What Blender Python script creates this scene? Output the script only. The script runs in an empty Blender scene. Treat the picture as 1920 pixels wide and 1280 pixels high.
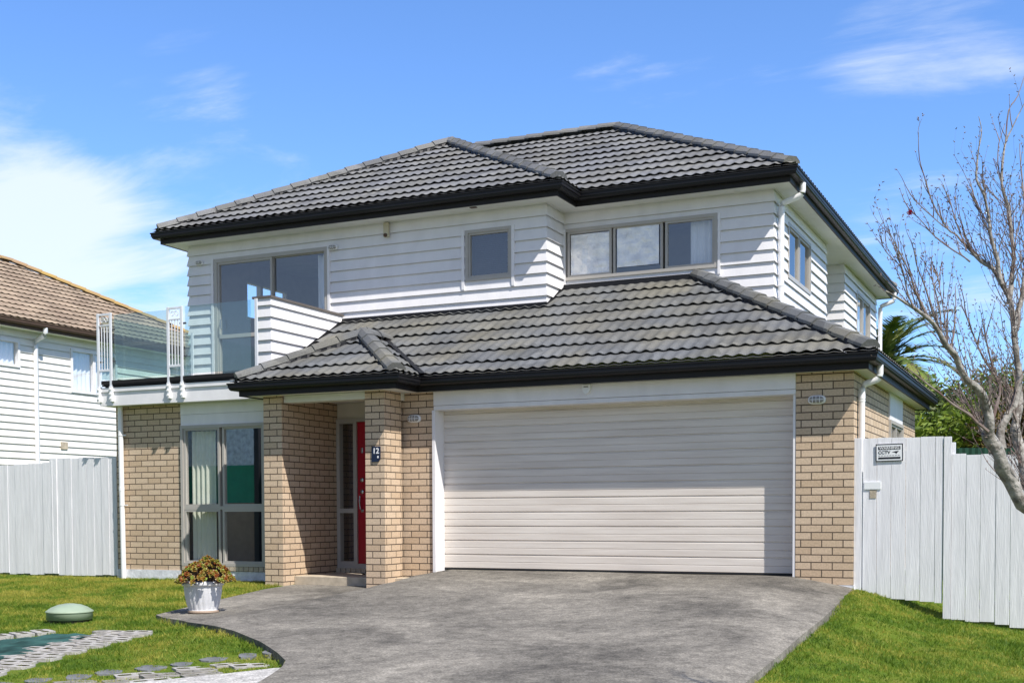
import bpy, bmesh, math, random
import numpy as np
from mathutils import Vector, Matrix, noise
R = math.radians
rnd = random.Random(12)
S = bpy.context.scene
COL = S.collection

# ------------------------------------------------------------------ camera
F, YAW, PIT, ROL, CY = 2268.88, 0.43600569, -0.03545869, -0.00395519, 1040.396
def cam_axes():
    cy, sy = math.cos(YAW), math.sin(YAW)
    fw = Vector((-sy, cy, 0)); rt = Vector((cy, sy, 0)); up = Vector((0, 0, 1))
    f2 = fw*math.cos(PIT)+up*math.sin(PIT); u2 = -fw*math.sin(PIT)+up*math.cos(PIT)
    r3 = rt*math.cos(ROL)+u2*math.sin(ROL); u3 = -rt*math.sin(ROL)+u2*math.cos(ROL)
    return r3, u3, f2
RT, UP, FW = cam_axes()
def at(px, py, d):            # survey helper: bearing of a measured point, at a distance of its own
    return (RT*((px-960)/F) - UP*((py-CY)/F) + FW)*d
cd = bpy.data.cameras.new('camera'); cam = bpy.data.objects.new('camera', cd); COL.objects.link(cam)
cam.matrix_world = Matrix((( RT[0], UP[0], -FW[0], 0), (RT[1], UP[1], -FW[1], 0), (RT[2], UP[2], -FW[2], 0), (0, 0, 0, 1)))
cd.sensor_width = 36; cd.lens = F/1920*36; cd.shift_y = (CY-640)/1920; cd.clip_start = .05; cd.clip_end = 3000
S.camera = cam

# ------------------------------------------------------------------ materials
MATS = {}
def nt(name):
    m = bpy.data.materials.new(name); m.use_nodes = True; MATS[name] = m
    n = m.node_tree.nodes; l = m.node_tree.links
    return m, n, l, n['Principled BSDF']
def plain(name, c, rough=.6, spec=.4, metal=0, var=.06, vscale=6, bump=0, bscale=60, c2=None, st=None):
    m, n, l, b = nt(name)
    b.inputs['Roughness'].default_value = rough; b.inputs['Specular IOR Level'].default_value = spec
    b.inputs['Metallic'].default_value = metal
    tc = n.new('ShaderNodeTexCoord'); nz = n.new('ShaderNodeTexNoise'); nz.inputs['Scale'].default_value = vscale
    nz.inputs['Detail'].default_value = 6
    vec = tc.outputs['Object']
    if st:
        mp = n.new('ShaderNodeMapping'); mp.inputs['Scale'].default_value = st; l.new(vec, mp.inputs['Vector']); vec = mp.outputs[0]
    l.new(vec, nz.inputs['Vector'])
    mx = n.new('ShaderNodeMix'); mx.data_type = 'RGBA'
    if c2 is None: c2 = [x*(1-2.2*var) for x in c]; c = [min(1, x*(1+var)) for x in c]
    mx.inputs['A'].default_value = (*c2, 1); mx.inputs['B'].default_value = (*c, 1)
    rp = n.new('ShaderNodeMapRange'); rp.inputs['From Min'].default_value = .3; rp.inputs['From Max'].default_value = .7
    l.new(nz.outputs['Fac'], rp.inputs['Value']); l.new(rp.outputs['Result'], mx.inputs['Factor'])
    l.new(mx.outputs['Result'], b.inputs['Base Color'])
    if bump:
        n2 = n.new('ShaderNodeTexNoise'); n2.inputs['Scale'].default_value = bscale; n2.inputs['Detail'].default_value = 5
        l.new(vec, n2.inputs['Vector'])
        bp = n.new('ShaderNodeBump'); bp.inputs['Strength'].default_value = bump; bp.inputs['Distance'].default_value = .02
        l.new(n2.outputs['Fac'], bp.inputs['Height']); l.new(bp.outputs['Normal'], b.inputs['Normal'])
    return m
plain('white_paint', (.80, .785, .795), .45, .35, var=.035, vscale=2.2, bump=.06, bscale=20, st=(2, 2, 1))
plain('soffit_paint', (.74, .73, .69), .6, .3, var=.02)
plain('cream_paint', (.62, .58, .50), .6, .3, var=.03)
plain('fence_paint', (.79, .785, .81), .6, .25, var=.055, vscale=3, bump=.25, bscale=14, st=(7, 7, .5))
plain('gutter_dark', (.012, .0115, .013), .42, .3, var=.05)
plain('fascia_dark', (.016, .014, .014), .5, .3, var=.05)
plain('flash_shade_dark', (.012, .012, .014), .5, .3)  # flashing colour, also worn by the shadow strips beside the hip caps
plain('taupe_alu', (.43, .405, .37), .4, .5, var=.02)
plain('door_red', (.42, .008, .025), .3, .5, var=.03)
plain('steel', (.55, .55, .57), .25, .6, metal=.9, var=.02)
plain('dark_metal', (.05, .05, .055), .4, .5)
plain('pipe_white', (.82, .82, .83), .35, .5, var=.02)
plain('balustrade_white', (.68, .70, .74), .35, .5, var=.02)
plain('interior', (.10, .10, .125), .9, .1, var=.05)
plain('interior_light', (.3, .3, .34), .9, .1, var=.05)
plain('black_plastic', (.02, .02, .022), .5, .4)
plain('navy', (.012, .02, .05), .3, .5)
plain('ink', (.02, .022, .03), .5, .3)
plain('sign_white', (.82, .83, .84), .4, .4, var=.01)
plain('beige_plastic', (.55, .50, .36), .45, .4)
plain('brown_vent', (.10, .06, .04), .6, .3)
plain('planter', (.66, .66, .67), .55, .3, var=.05, vscale=9, bump=.1)
plain('soil', (.05, .035, .025), .95, .1, bump=.5)
plain('soil_moss', (.07, .085, .025), .95, .1, c2=(.05, .035, .02), vscale=25, bump=.5)
plain('dome_green', (.30, .37, .27), .5, .35, var=.06)
plain('mat_teal', (.032, .085, .075), .9, .15, var=.28, vscale=4, bump=.5, bscale=9)
plain('paver_white', (.40, .38, .35), .85, .2, var=.12, vscale=14, bump=.35, bscale=60)
plain('paver_grey', (.27, .255, .225), .9, .2, var=.2, vscale=14, bump=.35, bscale=60)
plain('bark', (.40, .38, .35), .9, .15, c2=(.12, .105, .09), vscale=22, bump=.6, bscale=50)
plain('twig_bark', (.30, .26, .24), .8, .2, c2=(.15, .09, .08), vscale=12)
plain('petal', (.65, .05, .14), .6, .3)
plain('palm_bark', (.12, .09, .06), .9, .1, bump=.5)
plain('stain', (.42, .32, .24), .8, .2)
plain('rust', (.35, .17, .08), .8, .2)
plain('tin_green', (.012, .05, .03), .5, .3)
plain('bin_green', (.015, .30, .17), .45, .4)
plain('timber_grey', (.85, .83, .76), .8, .2, var=.15, vscale=8)
plain('film', (.93, .95, .98), .2, .9, metal=.15, var=.10, vscale=6, bump=1, bscale=9)
plain('curtain', (.78, .80, .68), .8, .2, var=.03)
plain('blind_white', (.80, .82, .84), .7, .3, var=.02)
plain('asphalt', (.055, .055, .057), .9, .2, var=.1, vscale=20, bump=.3)
plain('stone_flag', (.17, .175, .18), .85, .2, var=.15, vscale=9, bump=.2)
plain('plinth', (.72, .73, .76), .8, .2, var=.10, vscale=14, bump=.35, bscale=25)
plain('wall_tan', (.40, .27, .19), .8, .2)
plain('cap_brown', (.13, .115, .105), .5, .4)
plain('step_conc', (.50, .43, .33), .85, .2, var=.1, vscale=10, bump=.2)
plain('mortar_grey', (.3, .29, .28), .85, .2)
def leafmat(name, a, b_, c, scale=5, trans=.25, rough=.55):
    m, n, l, b = nt(name)
    tc = n.new('ShaderNodeTexCoord'); nz = n.new('ShaderNodeTexNoise'); nz.inputs['Scale'].default_value = scale; nz.inputs['Detail'].default_value = 4
    l.new(tc.outputs['Object'], nz.inputs['Vector'])
    cr = n.new('ShaderNodeValToRGB'); e = cr.color_ramp.elements
    e[0].position = .34; e[0].color = (*a, 1); e[1].position = .66; e[1].color = (*c, 1)
    k = e.new(.5); k.color = (*b_, 1)
    l.new(nz.outputs['Fac'], cr.inputs['Fac']); l.new(cr.outputs['Color'], b.inputs['Base Color'])
    b.inputs['Roughness'].default_value = rough; b.inputs['Specular IOR Level'].default_value = .3
    tr = n.new('ShaderNodeBsdfTranslucent'); l.new(cr.outputs['Color'], tr.inputs['Color'])
    ms = n.new('ShaderNodeMixShader'); ms.inputs['Fac'].default_value = trans
    l.new(b.outputs['BSDF'], ms.inputs[1]); l.new(tr.outputs['BSDF'], ms.inputs[2])
    l.new(ms.outputs['Shader'], n['Material Output'].inputs['Surface'])
leafmat('hedge_leaf', (.07, .12, .012), (.15, .23, .025), (.28, .34, .05), 7, .3)
leafmat('dark_leaf', (.02, .04, .008), (.05, .08, .015), (.11, .13, .03), 6, .2)
leafmat('brown_leaf', (.05, .03, .012), (.10, .06, .02), (.16, .12, .03), 6, .2)
leafmat('palm_leaf', (.04, .08, .012), (.09, .14, .025), (.22, .22, .05), 2, .12)
leafmat('succulent', (.26, .05, .015), (.27, .17, .03), (.24, .32, .05), 20, .2, .4)
leafmat('grass_blade', (.075, .15, .012), (.165, .25, .022), (.40, .37, .065), 1.7, .38)
m = MATS['grass_blade']; n = m.node_tree.nodes; l = m.node_tree.links
nz = [x for x in n if x.type == 'TEX_NOISE'][0]; cr = [x for x in n if x.type == 'VALTORGB'][0]; tc = [x for x in n if x.type == 'TEX_COORD'][0]
sx_ = n.new('ShaderNodeSeparateXYZ'); l.new(tc.outputs['Object'], sx_.inputs[0])
a1 = n.new('ShaderNodeMapRange'); a1.interpolation_type = 'SMOOTHSTEP'; a1.inputs['From Min'].default_value = 9; a1.inputs['From Max'].default_value = 12; a1.inputs['To Min'].default_value = -.03; a1.inputs['To Max'].default_value = .10; l.new(sx_.outputs['Y'], a1.inputs['Value'])
a2 = n.new('ShaderNodeMapRange'); a2.inputs['From Min'].default_value = -7; a2.inputs['From Max'].default_value = -9; l.new(sx_.outputs['X'], a2.inputs['Value'])
a3 = n.new('ShaderNodeMath'); a3.operation = 'MULTIPLY_ADD'; l.new(a1.outputs[0], a3.inputs[0]); l.new(a2.outputs[0], a3.inputs[1]); l.new(nz.outputs['Fac'], a3.inputs[2])
n3 = n.new('ShaderNodeTexNoise'); n3.inputs['Scale'].default_value = 22; l.new(tc.outputs['Object'], n3.inputs['Vector'])
a4 = n.new('ShaderNodeMath'); a4.operation = 'MULTIPLY_ADD'; a4.inputs[1].default_value = .8; l.new(n3.outputs['Fac'], a4.inputs[0]); l.new(a3.outputs[0], a4.inputs[2])
a5 = n.new('ShaderNodeMath'); a5.operation = 'SUBTRACT'; a5.inputs[1].default_value = .4; l.new(a4.outputs[0], a5.inputs[0]); l.new(a5.outputs[0], cr.inputs['Fac'])

# turf soil sheet
m, n, l, b = nt('lawn'); tc = n.new('ShaderNodeTexCoord')
nz = n.new('ShaderNodeTexNoise'); nz.inputs['Scale'].default_value = 2.2; nz.inputs['Detail'].default_value = 8; l.new(tc.outputs['Object'], nz.inputs['Vector'])
cr = n.new('ShaderNodeValToRGB'); e = cr.color_ramp.elements; e[0].position = .35; e[0].color = (.055, .10, .009, 1); e[1].position = .68; e[1].color = (.15, .165, .028, 1)
k = e.new(.5); k.color = (.09, .14, .013, 1)
l.new(nz.outputs['Fac'], cr.inputs['Fac']); l.new(cr.outputs['Color'], b.inputs['Base Color']); b.inputs['Roughness'].default_value = .95; b.inputs['Specular IOR Level'].default_value = .1
# concrete
def concrete(name, c, stain, dark=.45):
    m, n, l, b = nt(name); tc = n.new('ShaderNodeTexCoord')
    def noi(sc, det=6, rough=.6, dist=0):
        x = n.new('ShaderNodeTexNoise'); x.inputs['Scale'].default_value = sc; x.inputs['Detail'].default_value = det
        x.inputs['Roughness'].default_value = rough; x.inputs['Distortion'].default_value = dist
        l.new(tc.outputs['Object'], x.inputs['Vector']); return x
    a, d, g = noi(.7, 10, .74, .5), noi(9, 9, .78, .3), noi(55, 4, .7)
    r1 = n.new('ShaderNodeMapRange'); r1.inputs['From Min'].default_value = .36; r1.inputs['From Max'].default_value = .66; l.new(a.outputs['Fac'], r1.inputs['Value'])
    m1 = n.new('ShaderNodeMix'); m1.data_type = 'RGBA'; m1.inputs['A'].default_value = (*[x*dark for x in stain], 1); m1.inputs['B'].default_value = (*c, 1); l.new(r1.outputs['Result'], m1.inputs['Factor'])
    r2 = n.new('ShaderNodeMapRange'); r2.inputs['From Min'].default_value = .3; r2.inputs['From Max'].default_value = .7; r2.inputs['To Min'].default_value = .5; r2.inputs['To Max'].default_value = 1.38; l.new(d.outputs['Fac'], r2.inputs['Value'])
    r3 = n.new('ShaderNodeMapRange'); r3.inputs['From Min'].default_value = .3; r3.inputs['From Max'].default_value = .7; r3.inputs['To Min'].default_value = .5; r3.inputs['To Max'].default_value = 1.5; l.new(g.outputs['Fac'], r3.inputs['Value'])
    mu = n.new('ShaderNodeMath'); mu.operation = 'MULTIPLY'; l.new(r2.outputs['Result'], mu.inputs[0]); l.new(r3.outputs['Result'], mu.inputs[1])
    m2 = n.new('ShaderNodeMix'); m2.data_type = 'RGBA'; m2.blend_type = 'MULTIPLY'; m2.inputs['Factor'].default_value = 1
    l.new(m1.outputs['Result'], m2.inputs['A']); l.new(mu.outputs['Value'], m2.inputs['B']); l.new(m2.outputs['Result'], b.inputs['Base Color'])
    b.inputs['Roughness'].default_value = .9; b.inputs['Specular IOR Level'].default_value = .2
    bp = n.new('ShaderNodeBump'); bp.inputs['Strength'].default_value = .5; bp.inputs['Distance'].default_value = .01; l.new(g.outputs['Fac'], bp.inputs['Height']); l.new(bp.outputs['Normal'], b.inputs['Normal'])
concrete('drive_concrete', (.285, .262, .222), (.24, .222, .195), .42)
concrete('path_concrete', (.58, .56, .52), (.5, .48, .45), .8)
# roof tiles (uv: tile columns / rows)
def tilemat(name, c, c2, c3, mossy=False):
    m, n, l, b = nt(name); tc = n.new('ShaderNodeTexCoord')
    vo = n.new('ShaderNodeTexVoronoi'); vo.inputs['Scale'].default_value = 2.6; l.new(tc.outputs['Object'], vo.inputs['Vector'])
    nz = n.new('ShaderNodeTexNoise'); nz.inputs['Scale'].default_value = 1.4; nz.inputs['Detail'].default_value = 8; l.new(tc.outputs['Object'], nz.inputs['Vector'])
    m1 = n.new('ShaderNodeMix'); m1.data_type = 'RGBA'; m1.inputs['A'].default_value = (*c, 1); m1.inputs['B'].default_value = (*c2, 1)
    r1 = n.new('ShaderNodeMapRange'); r1.inputs['From Min'].default_value = .38; r1.inputs['From Max'].default_value = .66; l.new(nz.outputs['Fac'], r1.inputs['Value']); l.new(r1.outputs['Result'], m1.inputs['Factor'])
    sp = n.new('ShaderNodeSeparateColor'); l.new(vo.outputs['Color'], sp.inputs['Color'])
    r2 = n.new('ShaderNodeMapRange'); r2.inputs['To Min'].default_value = .78; r2.inputs['To Max'].default_value = 1.18; l.new(sp.outputs['Red'], r2.inputs['Value'])
    g = n.new('ShaderNodeTexNoise'); g.inputs['Scale'].default_value = 60; g.inputs['Detail'].default_value = 4; l.new(tc.outputs['Object'], g.inputs['Vector'])
    r3 = n.new('ShaderNodeMapRange'); r3.inputs['From Min'].default_value = .3; r3.inputs['From Max'].default_value = .7; r3.inputs['To Min'].default_value = .8; r3.inputs['To Max'].default_value = 1.2; l.new(g.outputs['Fac'], r3.inputs['Value'])
    mu = n.new('ShaderNodeMath'); mu.operation = 'MULTIPLY'; l.new(r2.outputs['Result'], mu.inputs[0]); l.new(r3.outputs['Result'], mu.inputs[1])
    m2 = n.new('ShaderNodeMix'); m2.data_type = 'RGBA'; m2.blend_type = 'MULTIPLY'; m2.inputs['Factor'].default_value = 1
    l.new(m1.outputs['Result'], m2.inputs['A']); l.new(mu.outputs['Value'], m2.inputs['B'])
    l.new(m2.outputs['Result'], b.inputs['Base Color']); b.inputs['Roughness'].default_value = .7; b.inputs['Specular IOR Level'].default_value = .3
    bp = n.new('ShaderNodeBump'); bp.inputs['Strength'].default_value = .25; bp.inputs['Distance'].default_value = .006; l.new(g.outputs['Fac'], bp.inputs['Height']); l.new(bp.outputs['Normal'], b.inputs['Normal'])
tilemat('roof_tile', (.155, .158, .165), (.18, .177, .162), 0)
tilemat('roof_tile_aged', (.128, .133, .137), (.158, .151, .125), 0)
tilemat('roof_brown', (.345, .265, .185), (.27, .20, .14), 0)
plain('ridge_lichen', (.31, .21, .13), .9, .2, c2=(.38, .26, .08), vscale=1.3)
# brick via uv in metres
def brickmat(name, tint=1):
    m, n, l, b = nt(name); uv = n.new('ShaderNodeUVMap'); uv.uv_map = 'UVMap'
    br = n.new('ShaderNodeTexBrick'); br.inputs['Scale'].default_value = 1; br.inputs['Brick Width'].default_value = .24; br.inputs['Row Height'].default_value = .086
    br.inputs['Mortar Size'].default_value = .0062; br.inputs['Mortar Smooth'].default_value = .12; br.inputs['Bias'].default_value = -.1
    br.inputs['Color1'].default_value = (.62*tint, .48*tint, .345*tint, 1); br.inputs['Color2'].default_value = (.52*tint, .385*tint, .26*tint, 1); br.inputs['Mortar'].default_value = (.105, .08, .06, 1)  # mortar colour set dark to include the shadow of the raked joints
    l.new(uv.outputs['UV'], br.inputs['Vector'])
    nz = n.new('ShaderNodeTexNoise'); nz.inputs['Scale'].default_value = 45; nz.inputs['Detail'].default_value = 5; l.new(uv.outputs['UV'], nz.inputs['Vector'])
    r3 = n.new('ShaderNodeMapRange'); r3.inputs['From Min'].default_value = .3; r3.inputs['From Max'].default_value = .7; r3.inputs['To Min'].default_value = .86; r3.inputs['To Max'].default_value = 1.12; l.new(nz.outputs['Fac'], r3.inputs['Value'])
    m2 = n.new('ShaderNodeMix'); m2.data_type = 'RGBA'; m2.blend_type = 'MULTIPLY'; m2.inputs['Factor'].default_value = 1
    l.new(br.outputs['Color'], m2.inputs['A']); l.new(r3.outputs['Result'], m2.inputs['B']); l.new(m2.outputs['Result'], b.inputs['Base Color'])
    b.inputs['Roughness'].default_value = .85; b.inputs['Specular IOR Level'].default_value = .2
    inv = n.new('ShaderNodeMath'); inv.operation = 'SUBTRACT'; inv.inputs[0].default_value = 1; l.new(br.outputs['Fac'], inv.inputs[1])
    ad = n.new('ShaderNodeMath'); ad.operation = 'MULTIPLY_ADD'; ad.inputs[1].default_value = .12; l.new(nz.outputs['Fac'], ad.inputs[0]); l.new(inv.outputs['Value'], ad.inputs[2])
    bp = n.new('ShaderNodeBump'); bp.inputs['Strength'].default_value = 1; bp.inputs['Distance'].default_value = .012; l.new(ad.outputs['Value'], bp.inputs['Height']); l.new(bp.outputs['Normal'], b.inputs['Normal'])
brickmat('brick')
# garage door: streaky dull paint
m, n, l, b = nt('garage_paint'); tc = n.new('ShaderNodeTexCoord'); mp = n.new('ShaderNodeMapping'); mp.inputs['Scale'].default_value = (.5, 1, 9); l.new(tc.outputs['Object'], mp.inputs['Vector'])
nz = n.new('ShaderNodeTexNoise'); nz.inputs['Scale'].default_value = 1.6; nz.inputs['Detail'].default_value = 8; nz.inputs['Roughness'].default_value = .65; l.new(mp.outputs['Vector'], nz.inputs['Vector'])
cr = n.new('ShaderNodeValToRGB'); e = cr.color_ramp.elements; e[0].position = .3; e[0].color = (.63, .565, .50, 1); e[1].position = .62; e[1].color = (.77, .71, .64, 1)
l.new(nz.outputs['Fac'], cr.inputs['Fac']); l.new(cr.outputs['Color'], b.inputs['Base Color']); b.inputs['Roughness'].default_value = .55
# glass
def glassmat(name, tint, refl, ior=1.5, gl=(1, 1, 1)):
    m, n, l, b = nt(name); n.remove(b)
    t = n.new('ShaderNodeBsdfTransparent'); t.inputs['Color'].default_value = (*tint, 1)
    g = n.new('ShaderNodeBsdfGlossy'); g.inputs['Roughness'].default_value = .01; g.inputs['Color'].default_value = (*gl, 1)
    ge = n.new('ShaderNodeNewGeometry'); dt = n.new('ShaderNodeVectorMath'); dt.operation = 'DOT_PRODUCT'; l.new(ge.outputs['Normal'], dt.inputs[0]); l.new(ge.outputs['Incoming'], dt.inputs[1])
    ab = n.new('ShaderNodeMath'); ab.operation = 'ABSOLUTE'; l.new(dt.outputs['Value'], ab.inputs[0])
    om = n.new('ShaderNodeMath'); om.operation = 'SUBTRACT'; om.inputs[0].default_value = 1; l.new(ab.outputs[0], om.inputs[1])
    pw = n.new('ShaderNodeMath'); pw.operation = 'POWER'; pw.inputs[1].default_value = 5; l.new(om.outputs[0], pw.inputs[0])
    mm = n.new('ShaderNodeMath'); mm.operation = 'MULTIPLY_ADD'; mm.inputs[1].default_value = .7; mm.inputs[2].default_value = refl; mm.use_clamp = True; l.new(pw.outputs[0], mm.inputs[0])
    ms = n.new('ShaderNodeMixShader'); l.new(mm.outputs['Value'], ms.inputs['Fac']); l.new(t.outputs['BSDF'], ms.inputs[1]); l.new(g.outputs['BSDF'], ms.inputs[2]); l.new(ms.outputs['Shader'], n['Material Output'].inputs['Surface'])
glassmat('window_glass', (.94, .95, .96), .19)
glassmat('lounge_glass', (.9, .92, .93), .42)
glassmat('green_glass', (.80, .89, .875), .10)

# ------------------------------------------------------------------ mesh helpers
class MB:
    def __init__(s): s.v = []; s.f = []; s.uv = []
    def quad(s, a, b, c, d, uv=None):
        i = len(s.v); s.v += [tuple(a), tuple(b), tuple(c), tuple(d)]; s.f.append((i, i+1, i+2, i+3)); s.uv.append(uv)
    def poly(s, pts):
        i = len(s.v); s.v += [tuple(p) for p in pts]; s.f.append(tuple(range(i, i+len(pts)))); s.uv.append(None)
    def box(s, x0, x1, y0, y1, z0, z1, M=None):
        c = [Vector((x, y, z)) for z in (z0, z1) for y in (y0, y1) for x in (x0, x1)]
        if M is not None: c = [M @ p for p in c]
        i = len(s.v); s.v += [tuple(p) for p in c]
        for q in ((0, 2, 3, 1), (4, 5, 7, 6), (0, 1, 5, 4), (2, 6, 7, 3), (0, 4, 6, 2), (1, 3, 7, 5)):
            s.f.append(tuple(i+k for k in q)); s.uv.append(None)
    def tube(s, pts, r, n=8, cap=True):
        pts = [Vector(p) for p in pts]; N = len(pts)
        if not hasattr(r, '__len__'): r = [r]*N
        base = len(s.v); ref = Vector((0.3, 0.2, 1)).normalized()
        for i, p in enumerate(pts):
            t = (pts[min(i+1, N-1)]-pts[max(i-1, 0)]).normalized()
            a = t.cross(ref)
            if a.length < .2: a = t.cross(Vector((1, 0, 0)))
            a.normalize(); b2 = t.cross(a)
            for k in range(n):
                an = 2*math.pi*k/n; s.v.append(tuple(p+(a*math.cos(an)+b2*math.sin(an))*r[i]))
        for i in range(N-1):
            for k in range(n):
                s.f.append((base+i*n+k, base+i*n+(k+1) % n, base+(i+1)*n+(k+1) % n, base+(i+1)*n+k)); s.uv.append(None)
        if cap:
            r0 = s.v[base:base+n]; r1 = s.v[base+(N-1)*n:base+N*n]; q0 = len(s.v); s.v += r0+r1
            s.f.append(tuple(q0+k for k in range(n))[::-1]); s.uv.append(None)
            s.f.append(tuple(q0+n+k for k in range(n))); s.uv.append(None)
    def lathe(s, prof, c, n=32, fn=None):
        base = len(s.v)
        for (r, z) in prof:
            for k in range(n):
                an = 2*math.pi*k/n; rr = r*(fn(an, z) if fn else 1)
                s.v.append((c[0]+rr*math.cos(an), c[1]+rr*math.sin(an), c[2]+z))
        for i in range(len(prof)-1):
            for k in range(n):
                s.f.append((base+i*n+k, base+i*n+(k+1) % n, base+(i+1)*n+(k+1) % n, base+(i+1)*n+k)); s.uv.append(None)
    def build(s, name, mat, parent=None, smooth=False, bevel=0):
        me = bpy.data.meshes.new(name); me.from_pydata(s.v, [], s.f)
        if any(u is not None for u in s.uv):
            ul = me.uv_layers.new(name='UVMap')
            for p in me.polygons:
                u = s.uv[p.index]
                if u is not None:
                    for li, q in zip(p.loop_indices, u): ul.data[li].uv = q
        if smooth: me.polygons.foreach_set('use_smooth', [True]*len(me.polygons))
        me.materials.append(MATS[mat]); me.update()
        o = bpy.data.objects.new(name, me); COL.objects.link(o)
        if parent is not None: o.parent = parent
        if bevel:
            md = o.modifiers.new('bevel', 'BEVEL'); md.width = bevel; md.segments = 2; md.limit_method = 'ANGLE'
        return o
def tag(o, label=None, cat=None, group=None, kind=None):
    if label: o['label'] = label
    if cat: o['category'] = cat
    if group: o['group'] = group
    if kind: o['kind'] = kind
    return o
def empty(name, label=None, cat=None, group=None, loc=(0, 0, 0)):
    o = bpy.data.objects.new(name, None); COL.objects.link(o); o.location = loc; o.empty_display_size = .1
    return tag(o, label, cat, group)
def text(name, s, size, loc, parent, mat, rot=(R(90), 0, 0), ext=.001, align='CENTER', sx=1):
    cu = bpy.data.curves.new(name, 'FONT'); cu.body = s; cu.size = size; cu.extrude = ext; cu.align_x = align; cu.align_y = 'CENTER'; cu.offset = size*.02
    t = bpy.data.objects.new('tmp', cu); COL.objects.link(t)
    dg = bpy.context.evaluated_depsgraph_get(); me = bpy.data.meshes.new_from_object(t.evaluated_get(dg))
    bpy.data.objects.remove(t)
    o = bpy.data.objects.new(name, me); COL.objects.link(o); o.location = loc; o.rotation_euler = rot; o.scale = (sx, 1, 1)
    me.materials.clear(); me.materials.append(MATS[mat]); o.parent = parent
    return o

# ------------------------------------------------------------------ ground heights
YS = [-300, 0, 7, 10, 13.5, 14.1, 20, 300]
GC = [(-300, [-1.6, -1.47, -1.218, -1.11, -.985, -.965, -.95, -.9]), (-10.4, [-1.6, -1.47, -1.218, -1.11, -.985, -.965, -.95, -.9]),
      (-8.15, [-1.6, -1.47, -1.21, -1.09, -.985, -.965, -.95, -.9]), (-7.6, [-1.6, -1.47, -1.20, -1.03, -.80, -.76, -.76, -.9]),
      (-2.95, [-1.6, -1.47, -1.20, -1.03, -.80, -.76, -.76, -.9]), (-2.3, [-1.6, -1.47, -1.21, -1.06, -.89, -.87, -.87, -.9]),
      (-1.9, [-1.6, -1.49, -1.26, -1.14, -1.00, -.985, -1.0, -1.0]), (-1.62, [-1.62, -1.5, -1.29, -1.19, -1.12, -1.12, -1.08, -1.05]), (-1.35, [-1.65, -1.5, -1.32, -1.26, -1.21, -1.205, -1.16, -1.1]), (-.5, [-1.7, -1.52, -1.40, -1.36, -1.31, -1.30, -1.3, -1.3]),
      (1.5, [-1.8, -1.6, -1.5, -1.45, -1.42, -1.42, -1.45, -1.4]), (300, [-1.8, -1.6, -1.5, -1.45, -1.42, -1.42, -1.45, -1.4])]
GX = [c[0] for c in GC]
def gh(x, y):
    return float(np.interp(x, GX, [np.interp(y, YS, c[1]) for c in GC]))
DL = [(-8.13, 14.01), (-9.72, 13.98), (-9.72, 13.55), (-9.72, 13.13), (-9.49, 12.18), (-9.34, 11.49), (-9.12, 10.66), (-9.0, 10.2), (-8.75, 10.02), (-8.3, 9.82), (-7.83, 9.48), (-7.04, 9.03),
      (-6.4, 8.57), (-5.91, 8.13), (-5.62, 7.84), (-5.48, 7.6), (-5.37, 7.32), (-5.25, 6.97), (-5.05, 6.2), (-4.9, 3), (-4.9, -6)]
DR = [(-2.27, 14.3), (-2.28, 13.99), (-2.17, 11.85), (-2.13, 10.39), (-2.09, 9.2), (-2.06, 8.18), (-1.9, 7.2), (-1.7, 6.2), (-1.6, 3), (-1.6, -6)]
def edge_x(tab, y):
    ys = [p[1] for p in tab][::-1]; xs = [p[0] for p in tab][::-1]
    return float(np.interp(y, ys, xs))
def on_drive(x, y, m=0):
    return y < 14.3 and edge_x(DL, y)-m < x < edge_x(DR, y)+m
def lawn(x, y):
    return gh(x, y)-.05*min(1, max(0, (12.9-y)/1.2))*(1 if (x < -4 or x > -2.4) else 0)
# ground sheet
xs = sorted(set([-300, -150, -80, -50, -30, -24] + [round(-20+.25*i, 3) for i in range(105)] + [8, 12, 20, 40, 80, 150, 300] + GX[1:-1]))
ys = sorted(set([-300, -150, -60, -30, -15, -8, -4, 0] + [round(2+.25*i, 3) for i in range(73)] + [22, 26, 34, 50, 90, 160, 300]))
g = MB(); nx = len(xs)
for y in ys:
    for x in xs:
        z = min(lawn(x, y), gh(x, y) - (.09 if on_drive(x, y, -.02) else .0))
        g.v.append((x, y, z))
for j in range(len(ys)-1):
    for i in range(nx-1):
        a = j*nx+i; g.f.append((a, a+1, a+1+nx, a+nx)); g.uv.append(None)
tag(g.build('ground', 'lawn', smooth=True), kind='structure')
# driveway slab with a visible edge
yy = sorted(set([14.3, 14.1, 13.99, 13.9, 13.8, 13.55, 13.3, 13.13] + [p[1] for p in DL if p[1] < 13.5] + [p[1] for p in DR if p[1] < 13.5] + [round(-6+.25*i, 2) for i in range(78)]), reverse=True)
g = MB(); NC = 60
for y in yy:
    a, b2 = edge_x(DL, y), edge_x(DR, y)
    if y > 14.0: a = -8.13
    for i in range(NC+1):
        x = a+(b2-a)*i/NC; g.v.append((x, y, gh(x, y)+.006*noise.noise((x, y, 3))))
W = NC+1
for j in range(len(yy)-1):
    for i in range(NC):
        p = j*W+i; g.f.append((p, p+W, p+W+1, p+1)); g.uv.append(None)
nb = len(g.v)
for side in (0, NC):
    base = len(g.v)
    for j in range(len(yy)):
        v = g.v[j*W+side]; g.v.append((v[0], v[1], v[2]-.16))
    for j in range(len(yy)-1):
        q = (j*W+side, base+j, base+j+1, (j+1)*W+side); g.f.append(q if side == 0 else q[::-1]); g.uv.append(None)
tag(g.build('driveway', 'drive_concrete', smooth=False), kind='structure')
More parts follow.
